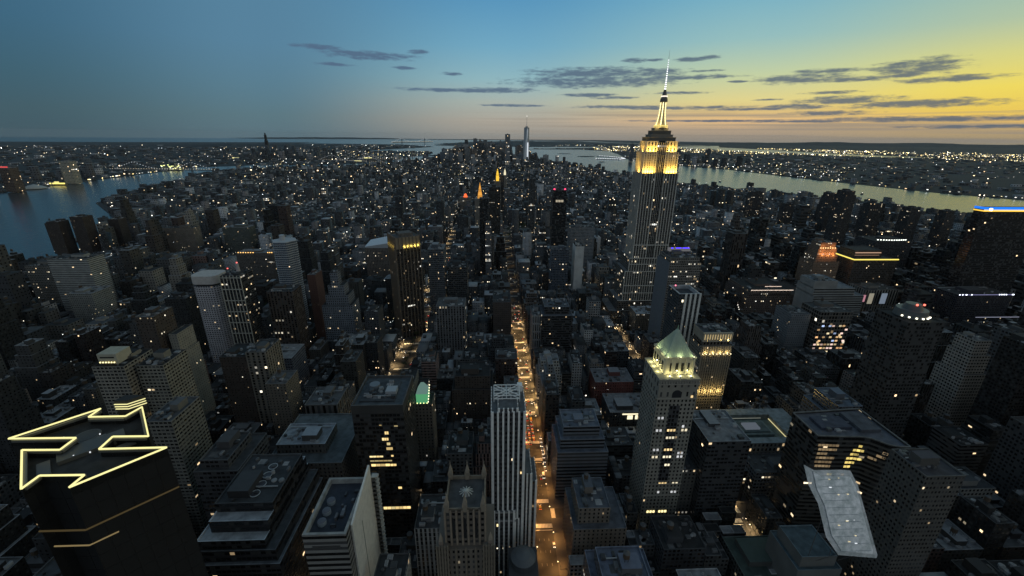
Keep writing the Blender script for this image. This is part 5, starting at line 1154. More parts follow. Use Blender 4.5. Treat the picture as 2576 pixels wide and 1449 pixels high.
AVN = {5: 'left of gold-lit avenue', 6: 'between lit avenues', 7: 'right of orange avenue', 8: 'right of second lit avenue', 9: 'right of diagonal street', 10: 'far right of spire tower', 11: 'by right edge arena', 12: 'near west river', 13: 'near west waterfront', 14: 'at west waterfront', 4: 'left of dark slab tower', 3: 'beyond rounded lilac tower', 2: 'before long grey slab', 1: 'near east river', 0: 'at east riverside'}
cnt = {'office_building': 0, 'apartment_building': 0, 'loft_building': 0, 'row_house': 0}; CAP = {'office_building': 210, 'apartment_building': 230, 'loft_building': 255, 'row_house': 140}
rest = []
for vis, l in keep:
    i, n_, row, k, x, y, w, d, h, e = l; rr = random.Random(i*7919+n_*131+row*17+k)
    if w < 10.5 and h < 26: kind = 'row_house'
    elif h > 66: kind = 'office_building' if x > -115 else 'apartment_building'
    elif x < -115 or x > 1100: kind = 'apartment_building' if h > 28 else 'row_house' if w < 18 else 'loft_building'
    else: kind = 'loft_building' if rr.random() < .6 else 'office_building'
    if vis <= 0 or cnt[kind] >= CAP[kind] or y > 1500: rest.append((l, kind)); continue
    cnt[kind] += 1; cn, cc = rr.choice(DARKS if (x > 420 or (x < -120 and y < 330)) and rr.random() < .8 else BRICKS); j = rr.uniform(.15, .6) if rr.random() < .8 else rr.uniform(1.1, 2.3); gm = sum(cc)/3; j *= .6 if (y < 340 and abs(x-20) > 130) or x > 640 else 1; cc = tuple((c_*.5+gm*.5)*j for c_ in cc)  # outer buildings darker: vignetting of the view put into wall colour
    lit = rr.choice([.002, .005, .01, .022]); far = max(1.0, math.hypot(x, y)/620)
    st = {'office_building': (3.0*far, 3.7*far, lit, .62, .5, 1, 1), 'apartment_building': (3.3*far, 3.1*far, lit*1.2, .38, .45, 1, 1), 'loft_building': (3.4*far, 3.8*far, lit, .55, .52, 1, 1), 'row_house': (2.4*far, 3.3*far, lit, .4, .5, 1, 1)}[kind]
    if kind == 'office_building' and rr.random() < .35: st = (3*far, 3.8*far, lit, 1, .42, 1, 1)
    elif kind == 'office_building' and rr.random() < .3: st = (3*far, 3.8*far, lit, .5, .9, 1, 1)
    tiers = [(0, 0, 0, 0, h)]; feat = ''
    if h > 52 and rr.random() < .5 and w > 18:
        q = rr.uniform(2, 4); tiers = [(0, 0, 0, 0, h*.68), (q, q, q, q*.6, h*.86), (q*.7, q*.7, q*.7, q*.4, h)]; feat = 'stepped '
    wt = 1 if (h < 90 and kind != 'row_house' and rr.random() < .6) else 0
    tall = 'low ' if h < 24 else 'tall ' if h > 64 else ''
    nn = {'office_building': 'office', 'apartment_building': 'apartment block', 'loft_building': 'loft', 'row_house': 'row house'}[kind]
    lab = '%s%s%s %s%s, %s from left, %s row, %s street, %s' % (tall, feat, cn, nn, ' with tank' if wt else '', ORD[min(k, 19)], 'front' if row == 0 else 'rear', ORD[min(19, 41-n_)], AVN[i])
    wl = lab.split()
    if len(wl) > 16: lab = lab.replace(tall, '', 1) if tall else lab
    if len(lab.split()) > 16: lab = lab.replace(' with tank', '')
    if len(lab.split()) > 16 and feat: lab = lab.replace('stepped ', '')
    lod = 0 if y < 620 and abs(x) < 620 else 1
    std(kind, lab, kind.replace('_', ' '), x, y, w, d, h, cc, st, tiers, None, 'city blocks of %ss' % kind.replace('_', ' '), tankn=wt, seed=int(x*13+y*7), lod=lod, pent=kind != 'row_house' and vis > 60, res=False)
print('individual buildings', cnt, 'rest', len(rest))

# ---------------------------------------------------------------- what nobody could count: the far city as one object of many blocks
class BOXES:      # numpy batch of boxes
    def __init__(s): s.a = []
    def add(s, x, y, w, d, z0, z1, col, bay, lit, seed, roof, gain, rot=0.0): s.a.append((x, y, w, d, z0, z1, col[0], col[1], col[2], bay, lit, seed, roof, gain, rot))
    def build(s, name):
        A = np.array(s.a, float); n_ = len(A); x, y, w, d, z0, z1 = A[:, :6].T; rot = A[:, 14]
        lx = np.stack([-w/2, w/2, w/2, -w/2], 1); ly = np.stack([-d/2, -d/2, d/2, d/2], 1); c, s_ = np.cos(rot)[:, None], np.sin(rot)[:, None]
        gx = x[:, None]+lx*c-ly*s_; gy = y[:, None]+lx*s_+ly*c
        V = np.zeros((n_, 8, 3)); V[:, :4, 0] = gx; V[:, 4:, 0] = gx; V[:, :4, 1] = gy; V[:, 4:, 1] = gy; V[:, :4, 2] = z0[:, None]; V[:, 4:, 2] = z1[:, None]
        F = np.array([[0, 1, 5, 4], [1, 2, 6, 5], [2, 3, 7, 6], [3, 0, 4, 7], [4, 5, 6, 7]]); faces = (F[None]+8*np.arange(n_)[:, None, None]).reshape(-1, 4)
        me = bpy.data.meshes.new(name); me.vertices.add(n_*8); me.vertices.foreach_set('co', V.ravel()); nf = len(faces)
        me.loops.add(nf*4); me.loops.foreach_set('vertex_index', faces.ravel()); me.polygons.add(nf); me.polygons.foreach_set('loop_start', np.arange(nf)*4)
        me.update(calc_edges=True)
        ul = me.uv_layers.new(name='UVMap'); H = z1-z0; UV = np.zeros((n_, 5, 4, 2)); bay = A[:, 9]
        for k, Ln in enumerate((w, d, w, d)):
            U = np.maximum(1, np.round(Ln/bay))*bay; Vv = np.maximum(1, np.round(H/bay))*bay
            UV[:, k, 1, 0] = U; UV[:, k, 2, 0] = U; UV[:, k, 2, 1] = Vv; UV[:, k, 3, 1] = Vv
        ul.data.foreach_set('uv', UV.ravel())
        col = np.repeat(A[:, None, 6:9], 5, 1); col[:, 4] = A[:, 12:13]*np.array([[.95, 1, 1.06]]); win = np.zeros((n_, 5, 3)); win[:, :, 0] = bay[:, None]; win[:, :, 1] = bay[:, None]; win[:, :4, 2] = A[:, 10][:, None]
        pat = np.zeros((n_, 5, 3)); pat[:, :4, 0] = .55; pat[:, :4, 1] = .5; pat[:, :, 2] = A[:, 11][:, None]+np.arange(5)[None]*3.1
        for nm, dat in (('fcol', col), ('fwin', win), ('fpat', pat)): me.attributes.new(nm, 'FLOAT_VECTOR', 'FACE').data.foreach_set('vector', dat.ravel())
        me.attributes.new('fgain', 'FLOAT', 'FACE').data.foreach_set('value', np.repeat(A[:, 13], 5))
        me.materials.append(FAC); o = bpy.data.objects.new(name, me); COL.objects.link(o); return o
def farcol(r):
    c = r.choice(BRICKS)[1]; j = r.uniform(.15, .62) if r.random() < .78 else r.uniform(1.2, 2.7); g = sum(c)/3; return (g*.97*j+c[0]*.12*j, g*1.0*j+c[1]*.1*j, g*1.04*j+c[2]*.1*j)
bx = BOXES(); r = random.Random(77)
for l, kind in rest:
    i, n_, row, k, x, y, w, d, h, e = l; dd = math.hypot(x, y)
    bx.add(x+w/2, y+d/2, w, d, 0, h, farcol(r), max(3.2, dd/330), r.choice([.01, .025, .05]), r.random()*90, r.choice([.02, .035, .05, .08, .14, .36]), .9+dd/3000)
    if w > 10 and r.random() < .7: bx.add(x+w*r.uniform(.3, .7), y+d*r.uniform(.3, .7), w*.3, d*.25, h, h+r.uniform(2.5, 6), farcol(r), 50, 0, 1, .1, 1)
for gy in np.arange(1180, 3360, 40):
    for gx in np.arange(-2900, -1330, 44):
        x, y = gx+r.uniform(-5, 5), gy+r.uniform(-6, 6)
        if not inside(x-25, y, manhattan) or hits_foot(x-20, y-20, x+20, y+20): continue
        h = r.uniform(13, 24) if r.random() < .86 else r.uniform(34, 50); dd = math.hypot(x, y)
        bx.add(x, y, r.uniform(16, 36), r.uniform(14, 30), 0, h, farcol(r), dd/330, r.choice([.01, .03, .05]), r.random()*90, r.choice([.05, .09, .14, .2]), 1.4)
# below the regular grid: finer, twisted blocks down to the southern tip
for gy in np.arange(3360, 6400, 44):
    for gx in np.arange(-3000, 1900, 40):
        x, y = gx+r.uniform(-6, 6), gy+r.uniform(-8, 8)
        if not inside(x, y, manhattan): continue
        if scr(x, y, 0)[0] < -300: continue
        dd = math.hypot(x, y); h = r.uniform(12, 27) if r.random() < .9 else r.uniform(30, 62)
        if y > 4300 and x > -1100: h *= 1+1.3*min(1, (y-4300)/700)*r.random()
        bx.add(x, y, r.uniform(16, 34), r.uniform(14, 34), 0, h, farcol(r), dd/330, r.choice([.01, .025, .05]), r.random()*90, r.choice([.025, .04, .06, .1, .28]), 1.4+dd/4500, r.choice([0, .25, -.3]))
tag(bx.build('city_blocks'), kind='stuff', label='packed low roofs and walls of the middle-distance city between the two rivers')
def spread(poly, name, lab, hfun, rmax, dens, seed):
    bx = BOXES(); r = random.Random(seed); g = np.random.default_rng(seed)
    dist = 700.0; xs = []; ys = []
    while dist < rmax:
        step = 42*max(1, dist/2600); arc = np.arange(-60, 62, math.degrees(step/dist)); az_ = np.radians(arc+g.uniform(-.3, .3, arc.shape)*math.degrees(step/dist)*1.2); rr_ = dist+g.uniform(-.5, .5, arc.shape)*step*1.6
        xs.append(rr_*np.sin(az_)); ys.append(rr_*np.cos(az_)); dist += step*1.5
    X, Y = np.concatenate(xs), np.concatenate(ys); m_ = inside_np(X, Y, poly) & (g.random(X.shape) < dens); X, Y = X[m_], Y[m_]
    for x, y in zip(X, Y):
        dd = math.hypot(x, y); k = max(1, dd/2600); h = hfun(x, y, r)
        if h < 2: continue
        bx.add(x, y, r.uniform(14, 30)*k, r.uniform(14, 28)*k**.7, -.6, h, farcol(r), max(6, dd/300), r.choice([.008, .015, .03]), r.random()*90, r.choice([.04, .07, .12, .2, .3]), 1.2+dd/6000, r.uniform(-.5, .5))
    print(name, len(bx.a)); return tag(bx.build(name), kind='stuff', label=lab)
def hb(x, y, r):
    e = r.random(); cx, cy = ll(40.6920, -73.9850); d_ = math.hypot(x-cx, y-cy)
    if d_ < 700 and e < .4: return r.uniform(50, 130)
    cx, cy = ll(40.7450, -73.9540); 
    if math.hypot(x-cx, y-cy) < 500 and e < .35: return r.uniform(40, 110)
    cx, cy = ll(40.7160, -73.9640)
    if math.hypot(x-cx, y-cy) < 500 and e < .1: return r.uniform(50, 110)
    return r.uniform(8, 18) if e < .93 else r.uniform(20, 48)
def hj(x, y, r):
    e = r.random(); cx, cy = ll(40.7180, -74.0350); d_ = math.hypot(x-cx, y-cy)
    if d_ < 900 and e < .28: return r.uniform(50, 150)
    cx, cy = ll(40.7350, -74.1700)
    if math.hypot(x-cx, y-cy) < 900 and e < .3: return r.uniform(50, 120)
    cx, cy = ll(40.7480, -74.0500)
    if math.hypot(x-cx, y-cy) < 900: return 0 if e < .7 else 8
    return r.uniform(7, 16) if e < .95 else r.uniform(18, 44)
spread(brooklyn, 'eastern_city_blocks', 'low dark city spread beyond the east river to the horizon', hb, 15000, .62, 5)
spread(jersey, 'western_city_blocks', 'low dark city spread beyond the west river to the horizon', hj, 15000, .5, 6)
spread(staten, 'southern_city_blocks', 'low dark buildings on the far southern island', lambda x, y, r: r.uniform(6, 14), 22000, .4, 7)

# ---- far towers, each its own thing
def far_tower(x, y, w, d, z, col, lab, group, seed, name='skyscraper', cat='skyscraper'):
    rr = random.Random(seed); t = T(name, x, y, lab, cat, group); m_ = MB(); dd = math.hypot(x, y)
    st = (dd/420, dd/420, rr.choice([.03, .06, .1]), .5, .5, 1, 1.5)
    if rr.random() < .5: m_.box(x-w/2, y-d/2, 0, x+w/2, y+d/2, z, col, st, topcol=GREY)
    else: m_.box(x-w/2, y-d/2, 0, x+w/2, y+d/2, z*.72, col, st, topcol=GREY); m_.box(x-w*.36, y-d*.36, z*.72, x+w*.36, y+d*.36, z*.93, col, st, topcol=GREY); m_.box(x-w*.2, y-d*.2, z*.93, x+w*.2, y+d*.2, z, col, topcol=GREY)
    t.part('wall', m_, FAC); m2 = MB(); m2.box(x-w*.15, y-d*.15, z+.02, x+w*.15, y+d*.15, z+5, GREY); t.part('rooftop_house', m2, STONE)
r = random.Random(21); C0 = ll(40.7075, -74.0105); pts = []
SHADE = [('pale', (.34, .35, .36)), ('grey', (.2, .21, .22)), ('dark', (.06, .07, .08)), ('brown', (.17, .14, .12)), ('bluish', (.12, .15, .19))]
while len(pts) < 128:
    x, y = r.gauss(C0[0]-60, 360), r.gauss(C0[1]-60, 420)
    if not inside(x, y, manhattan) or any(math.hypot(x-a, y-b) < 46 for a, b in pts): continue
    pts.append((x, y)); q = math.hypot((x-C0[0])/420, (y-C0[1])/520); z = max(90, r.uniform(165, 300)*math.exp(-.24*q*q)); sh = r.choice(SHADE)
    far_tower(x, y, r.uniform(40, 66), r.uniform(38, 56), z, sh[1], '%s office tower in the crowded far cluster at the island tip' % sh[0], '%s towers of the far downtown cluster' % sh[0], len(pts))
r = random.Random(22); C1 = ll(40.6915, -73.9850); pts = []
while len(pts) < 20:
    x, y = r.gauss(C1[0], 300), r.gauss(C1[1], 300)
    if any(math.hypot(x-a, y-b) < 60 for a, b in pts): continue
    pts.append((x, y)); far_tower(x, y, 36, 32, r.uniform(90, 175), (.08, .1, .12), 'dark tower in the small far cluster around the tall black needle', 'towers around the far black needle', 200+len(pts))
far_tower(*ll(40.69065, -73.98245), 34, 30, 325, (.02, .022, .025), 'tall black needle tower standing alone on the left horizon', None, 1)
r = random.Random(23); C2 = ll(40.7170, -74.0340); pts = []
while len(pts) < 22:
    x, y = r.gauss(C2[0], 420), r.gauss(C2[1], 520)
    if not inside(x, y, jersey) or any(math.hypot(x-a, y-b) < 60 for a, b in pts): continue
    pts.append((x, y)); far_tower(x, y, r.uniform(34, 50), 34, r.uniform(90, 190), (.06, .075, .09), 'dim waterfront tower across the west river, right of the spire tower', 'towers across the west river', 300+len(pts))
far_tower(*ll(40.7132, -74.0337), 44, 40, 240, (.1, .12, .14), 'tallest dim tower across the west river, just left of spire tower', None, 399)
def twin_faced(lab):      # the far glass tower with chamfered faces and a mast
    x, y = ll(40.71274, -74.01338); t = T('glass_skyscraper', x, y, lab, 'skyscraper'); m_ = MB(); b = 31; z0, z1 = 57, 417
    B = [(x-b, y-b), (x+b, y-b), (x+b, y+b), (x-b, y+b)]; k = b*1.0; Tp = [(x, y-k), (x+k, y), (x, y+k), (x-k, y)]
    m_.prism(B, 0, z0, (.3, .34, .38), top=False)
    for i in range(4):
        j = (i+1) % 4; m_.face([(*B[i], z0), (*B[j], z0), (*Tp[i], z1)], (.8, .85, .88)); m_.face([(*B[j], z0), (*Tp[j], z1), (*Tp[i], z1)], (.3, .34, .38))  # paler triangles: reflected sky put into the face colour
    m_.face([(*p, z1) for p in Tp], GREY); t.part('wall', m_, METAL)
    ms = MB(); ms.cyl(x, y, z1, 430, 16, 16, 16, (.4, .42, .45)); ms.cyl(x, y, 430, 541, 2.6, .8, 8, (.5, .5, .5)); t.part('mast', ms, METAL)
    g = MB(); g.box(x+6, y-32.6, 60, x+22, y-31.6, 250, (.85, .92, 1), gain=.8); g.box(x+9, y-30, 270, x+12, y-24, 400, (.85, .92, 1), gain=.6); g.cyl(x, y, 538, 546, 2.5, 2, 6, (1, .95, .9), gain=2); t.part('glow_strip', g, GLOW)  # upright strips glow in place of sky mirrored by the glass
twin_faced('far glass skyscraper with chamfered bright face and thin mast on the centre horizon')
far_tower(*ll(40.71775, -74.00635), 50, 40, 338, (.2, .22, .24), 'square-topped far tower just left of the glass skyscraper, above the skyline', None, 402)
# ---- bridges
def bridge(name, lab, a, b, hz, ht, col, nl, s=1.0):
    t = T(name, (a[0]+b[0])/2, (a[1]+b[1])/2, lab, 'bridge'); a, b = Vector((*a, hz)), Vector((*b, hz)); L_ = (b-a).length; d = (b-a)/L_; m_ = MB(); m_.beam(a-d*L_*.4, b+d*L_*.4, 7*s, col); t.part('deck', m_, METAL)
    for f in (0, 1):
        p = a.lerp(b, f); q = MB(); n_ = Vector((-d.y, d.x, 0))*6*s
        for sg in (-1, 1): q.beam(p+sg*n_-Vector((0, 0, hz)), p+sg*n_+Vector((0, 0, ht-hz)), 4*s, col)
        for zz in (ht-hz, (ht-hz)*.5): q.beam(p-n_+Vector((0, 0, zz)), p+n_+Vector((0, 0, zz)), 3*s, col)
        t.part('tower', q, METAL)
    cb = MB(); lt = MB(); P_ = []
    for i in range(31):
        f = -.4+1.8*i/30
        if f < 0: z = ht+(hz-ht)*(-f/.4)
        elif f > 1: z = ht+(hz-ht)*((f-1)/.4)
        else: z = hz+4+(ht-hz-4)*(2*f-1)**2
        P_.append(Vector(((a+(b-a)*f).x, (a+(b-a)*f).y, z)))
    for p, q in zip(P_[:-1], P_[1:]): cb.beam(p, q, 1.6*s, col)
    t.part('cable', cb, METAL)
    for i in range(nl):
        f = i/(nl-1)*30; k = min(29, int(f)); p = P_[k].lerp(P_[k+1], f-k); lt.box(p.x-1.3*s, p.y-1.3*s, p.z, p.x+1.3*s, p.y+1.3*s, p.z+2.4*s, (.9, .95, 1), gain=1.4, bottom=True)
        p = (a-d*L_*.4).lerp(b+d*L_*.4, i/(nl-1)); lt.box(p.x-1.3*s, p.y-1.3*s, hz+6*s, p.x+1.3*s, p.y+1.3*s, hz+8*s, (1, .8, .5), gain=1.4, bottom=True)
    t.part('lamp', lt, GLOW)
bridge('suspension_bridge', 'nearest steel suspension bridge with lit cables over the left river', ll(40.7145, -73.9745), ll(40.7125, -73.9700), 42, 102, (.12, .13, .14), 40)
bridge('suspension_bridge', 'faint suspension bridge of two, next behind the nearest one', ll(40.7090, -73.9925), ll(40.7050, -73.9890), 42, 102, (.12, .14, .17), 40)
bridge('suspension_bridge', 'faint stone-towered suspension bridge, third in line along the left river', ll(40.7075, -73.9990), ll(40.7045, -73.9945), 42, 84, (.2, .18, .15), 40)
bridge('suspension_bridge', 'necklace-lit giant bridge on the horizon across the harbour mouth', ll(40.6105, -74.0380), ll(40.6025, -74.0520), 70, 210, (.1, .12, .14), 60, 3.2)

# ---- single far landmarks along the left river
far_tower(-2725, 2960, 64, 50, 140, (.36, .35, .3), 'pale stone-coloured tower on the far bank of the left river', None, 501)
far_tower(-2650, 2530, 54, 50, 128, (.12, .09, .075), 'brown tower with a red roof sign, far bank at left edge', None, 502)
far_tower(-2730, 2440, 50, 50, 104, (.2, .18, .15), 'lower tan tower at left edge across the left river', None, 503)
t = T('roof_sign', -2650, 2530, 'small glowing red sign on top of the brown far-bank tower', 'sign', z=128); m_ = MB(); m_.box(-2685, 2504, 130, -2625, 2506, 137, (1, .12, .12), gain=.7, bottom=True); t.part('panel', m_, GLOW)
t = T('dome', -2700, 2660, 'pale flattened dome on the far bank beside the yellow-lit pier', 'dome'); m_ = MB()
for k in range(6): m_.cyl(-2700, 2680, 4*k, 4*k+4, 52*math.cos(R(15*k)), 52*math.cos(R(15*(k+1))), 22, (.42, .43, .4))
t.part('shell', m_, METAL)
t = T('lit_pier', -2720, 2900, 'long bright yellow-lit pier shed on the far bank of the left river', 'pier'); m_ = MB(); m_.box(-2790, 2870, 0, -2700, 2890, 9, (.2, .18, .12)); t.part('shed', m_, METAL); m_ = MB(); m_.beam((-2790, 2868, 9), (-2700, 2868, 9), 7, (1, .82, .2), gain=1.6); m_.beam((-2770, 2880, 16), (-2745, 2880, 16), 6, (1, .85, .3), gain=1.2); t.part('lamp_row', m_, GLOW)
t = T('riverside_works', -2900, 4100, 'cluster of greenish-yellow lit sheds where the left river bends', 'industrial plant'); m_ = MB(); m_.box(-2960, 4080, 0, -2820, 4140, 26, (.2, .2, .15)); m_.cyl(-2860, 4110, 26, 60, 10, 6, 10, (.25, .25, .2)); t.part('shed', m_, METAL); m_ = MB(); rq = random.Random(2)
for k in range(26): a, b = rq.uniform(-2970, -2800), rq.uniform(4070, 4080); z = rq.uniform(3, 44); m_.box(a, b, z, a+8, b+4, z+6, rq.choice([(.9, 1, .35), (1, .95, .4), (1, 1, .8)]), gain=rq.uniform(.6, 2.4), bottom=True)
t.part('lamp', m_, GLOW)
t = T('lit_terminal', -1300, 1690, 'brightly lit white and pink loading yard near the left riverbank', 'terminal'); m_ = MB(); m_.box(-1365, 1690, 0, -1290, 1760, 16, (.3, .28, .26)); t.part('hall', m_, STONE); m_ = MB()
for k in range(12): m_.box(-1362+k*6, 1689, 3+(k % 3)*3, -1357+k*6, 1689.6, 14, (1, .82, .55) if k % 4 else (1, .5, .4), gain=rq.uniform(.7, 1.8), bottom=True)
for k in range(16): a, b = rq.uniform(-1380, -1270), rq.uniform(1640, 1770); m_.box(a, b, 17, a+4, b+3, 20, (1, .55, .45) if k % 2 else (1, .95, .85), gain=rq.uniform(.8, 2), bottom=True)
t.part('lamp', m_, GLOW)
for (a, b), w_, lab in (((-1650, 5500), 90, 'long yellow-lit shed by the harbour, left of the island tip cluster'), ((-3370, 6000), 120, 'bright yellow-lit roof in the far left city below the black needle'), ((-1750, 6300), 110, 'yellow-lit harbour yard beyond the lit shed, left of the island tip')):
    t = T('lit_shed', a, b, lab, 'shed'); m_ = MB(); m_.box(a-w_/2, b, 0, a+w_/2, b+40, 12, (.2, .2, .16)); t.part('hall', m_, METAL); m_ = MB(); m_.beam((a-w_/2, b-1, 13), (a+w_/2, b-1, 13), 9, (1, .92, .4), gain=1.5); t.part('lamp_row', m_, GLOW)
t = T('lit_causeway', 1950, 7000, 'thin curved pier outlined in white lamps, harbour left of spire tower', 'pier'); cpts = [(1600, 6783), (1760, 6700), (1921, 6620), (2050, 6800), (2080, 7100), (2000, 7500), (1850, 7800)]
m_ = MB(); l_ = MB()
for (a, b), (c, d) in zip(cpts[:-1], cpts[1:]):
    m_.beam((a, b, 0), (c, d, 0), 14, (.2, .2, .2))
    for k in range(5): x, y = a+(c-a)*k/5, b+(d-b)*k/5; l_.box(x-9, y-9, 6, x+9, y+9, 14, (.9, .95, 1), gain=1.1, bottom=True)
t.part('deck', m_, METAL); t.part('lamp', l_, GLOW)

t = T('red_cupola_building', -102, 1810, 'stone block with a small glowing red cupola, left of the orange pyramid spire', 'office building'); m_ = MB(); m_.box(-126, 1798, 0, -80, 1830, 78, LIM, sq(6, 6, .04, .5, .5), topcol=GREY); t.part('wall', m_, FAC); m_ = MB(); m_.cyl(-102, 1804, 78, 92, 9, 3, 10, (1, .14, .04), gain=1.6); t.part('cupola', m_, GLOW)
BILL = [(676, 690, 44, 57, 14, (1, .45, .55), .45, 'glowing pink billboard below the yellow dotted cornice'), (693, 690, 40, 60, 9, (1, .92, .7), .28, 'cream vertical lit billboard beside the pink one'), (717, 690, 40, 60, 11, (.5, .62, .8), .3, 'pale blue vertical billboard, right of the cream one'),
        (768, 533, 38, 43, 12, (.9, .2, 1), .8, 'small magenta light panel near the right edge')]
for (x, y, z0, z1, w_, c_, g_, lab) in BILL:
    t = T('billboard', x, y, lab, 'billboard'); m_ = MB(); m_.box(x-w_/2-.6, y, z0-.6, x+w_/2+.6, y+1.2, z1+.6, (.05, .05, .05), bottom=True); m_.box(x-w_/4-.3, y+.3, 0, x-w_/4+.3, y+.9, z0, (.06, .06, .06)); m_.box(x+w_/4-.3, y+.3, 0, x+w_/4+.3, y+.9, z0, (.06, .06, .06)); t.part('frame', m_, METAL); m_ = MB(); m_.box(x-w_/2, y-.15, z0, x+w_/2, y-.02, z1, c_, gain=g_, bottom=True); t.part('panel', m_, GLOW)
reflection_build()

# ---------------------------------------------------------------- street life: lamps, cars, trees, boats
def lamp(x, y, side, power, col, group, lab, real=True):
    t = T('street_lamp', x, y, lab, 'street lamp', group, z=.16); m_ = MB(); m_.cyl(x, y, .16, 8.6, .14, .08, 6, (.1, .1, .1)); m_.beam((x, y, 8.5), (x+side*2.2, y, 8.9), .12, (.1, .1, .1)); t.part('pole', m_, METAL)
    h_ = MB(); h_.box(x+side*2.2-.35, y-.22, 8.72, x+side*2.2+.35, y+.22, 8.95, (1, .78, .45), gain=(6 if power > 2500 else 1.6), bottom=True); t.part('lamp_head', h_, GLOW)
    if real: t.light('lamp_light', 'SPOT', (x+side*2.2, y, 8.6), power*1.7, col, .3, rot=(0, 0, -1), spot=R(142), blend=.55)
SOD = (1.0, .46, .12)
lp = [(57, 9.6, 1.0, 26, 'orange-lit centre avenue'), (-115, 17, .8, 34, 'gold-lit left avenue'), (225, 10.5, .7, 34, 'avenue at foot of spire tower')]
for ax, off, k, step, nm in lp:
    y = 150; i = 0
    while y < 1500:
        far = y > 760
        for s in (-1, 1):
            if far and s == 1 and i % 2: continue
            lamp(ax+s*off, y+(step/2 if s > 0 else 0), -s, (4600 if ax == 57 else 9500)*k*(1 if not far else 1.3)*(1.7 if ax == 57 and 430 < y < 640 else 1)*(.16 if ax == 57 and y > 700 else 1)*(1.25 if ax == 57 and y < 400 else 1), (SOD if y < 430 else (1, .6, .22)) if ax == 57 else (1, .68, .32), 'lamps along the %s' % nm, 'tall street lamp on %s kerb of %s' % ('left' if s < 0 else 'right', nm), real=True)
        y += step if not far else step*1.8; i += 1
CARC = [('black', (.02, .02, .022)), ('white', (.6, .6, .6)), ('yellow', (.6, .38, .03)), ('grey', (.2, .2, .21)), ('dark blue', (.03, .05, .12))]
def car_proto(cn, cc, toward, van=False):
    L_, W_, H_ = (4.7, 1.85, 1.45) if not van else (6.4, 2.1, 2.6)
    root = bpy.data.objects.new('van' if van else 'car', None); COL.objects.link(root); root.empty_display_size = 1
    b = MB(); prof = [(-L_/2, .35), (L_/2, .35), (L_/2, .78), (L_*.28, .92), (L_*.12, H_), (-L_*.28, H_), (-L_*.46, .98), (-L_/2, .9)] if not van else [(-L_/2, .4), (L_/2, .4), (L_/2, 1.2), (L_*.4, 1.5), (L_*.3, H_), (-L_/2, H_)]
    n_ = len(prof)
    for sx in (-1, 1):
        f_ = [(sx*W_/2, p, z) for p, z in prof]; b.face(f_ if sx > 0 else f_[::-1], cc)
    for i in range(n_):
        p, q = prof[i], prof[(i+1) % n_]; gl = p[1] > .9 and q[1] > .85 and abs(p[1]-q[1]) > .3
        b.face([(-W_/2, p[0], p[1]), (-W_/2, q[0], q[1]), (W_/2, q[0], q[1]), (W_/2, p[0], p[1])][::-1], (.02, .025, .03) if gl else cc)
    o = b.build('body', METAL, root)
    for sx in (-1, 1):
        for sy in (-.31, .31):
            w_ = MB(); n2 = 10
            for k in range(n2):
                a, c = 2*math.pi*k/n2, 2*math.pi*(k+1)/n2; w_.face([(sx*W_/2-.1, sy*L_+.33*math.cos(a), .33+.33*math.sin(a)), (sx*W_/2-.1, sy*L_+.33*math.cos(c), .33+.33*math.sin(c)), (sx*W_/2+.06, sy*L_+.33*math.cos(c), .33+.33*math.sin(c)), (sx*W_/2+.06, sy*L_+.33*math.cos(a), .33+.33*math.sin(a))], (.02, .02, .02))
            w_.face([(sx*(W_/2+.06), sy*L_+.33*math.cos(2*math.pi*k/n2), .33+.33*math.sin(2*math.pi*k/n2)) for k in range(n2)], (.1, .1, .1)); w_.build('wheel', METAL, root)
    for sx in (-1, 1):
        h_ = MB(); h_.box(sx*W_*.36-.22, L_/2, .55, sx*W_*.36+.22, L_/2+.06, .8, (1, .93, .78), gain=9, bottom=True); h_.build('headlight', GLOW, root)
        h_ = MB(); h_.box(sx*W_*.36-.26, -L_/2-.06, .6, sx*W_*.36+.26, -L_/2, .85, (1, .06, .03), gain=5, bottom=True); h_.build('taillight', GLOW, root)
    # the pool of light a car throws ahead of itself
    return root
protos = {}
def put_car(ci, van, x, y, rot, lab, group):
    key = (ci, van)
    if key not in protos: protos[key] = [car_proto(*CARC[ci], 1, van), False]
    pr, used = protos[key]
    if not used: o = pr; protos[key][1] = True
    else:
        o = pr.copy(); COL.objects.link(o)
        for c_ in list(pr.children): k = c_.copy(); COL.objects.link(k); k.parent = o
    o.location = (x, y, 0); o.rotation_euler = (0, 0, rot); tag(o, lab, 'van' if van else 'car', group); return o
r = random.Random(33)
WHERE = {57: 'orange-lit centre avenue', -115: 'gold-lit left avenue', 225: 'avenue at foot of spire tower'}
def blockname(y):
    n_ = int(42-(y-52.6)/80.4); return ORD[min(19, max(0, 41-n_))]
jam = []
for y in range(386, 446, 7):
    for lane in (-6.2, -2.1, 2.1): 
        if r.random() < .72: jam.append((57+lane+r.uniform(-.3, .3), y+r.uniform(-1, 1)))
for x, y in jam: put_car(r.choice([0, 1, 2, 3, 4]), r.random() < .12, x, y, 0 if r.random() < .9 else 0, 'vehicle waiting in tight queue on centre avenue, tail lights glowing red', 'queue of vehicles on the centre avenue')
for x, y, ci, van, rot, lab in ((64.6, 262, 1, False, math.pi, 'white car alone on bare stretch of orange avenue, near the bottom'), (61.5, 336, 0, False, 0, 'black car with glowing lamps just beyond second pair of crosswalks'), (64.3, 338, 1, True, math.pi, 'white van beside the black car beyond the crosswalks'), (63.9, 228, 3, False, math.pi, 'grey car with twin bright headlights at bottom edge of orange avenue'), (57, 300, 2, False, 0, 'yellow cab crossing between the near pair of crosswalks')):
    put_car(ci, van, x, y, rot, lab, None)
for k in range(9): put_car(r.choice([0, 3, 4]), False, 67.3-.2*(k % 2), 346+k*6.2+r.uniform(-.6, .6), math.pi, 'parked vehicle along right kerb of orange avenue beyond the white van', 'vehicles at the right kerb of the orange avenue')
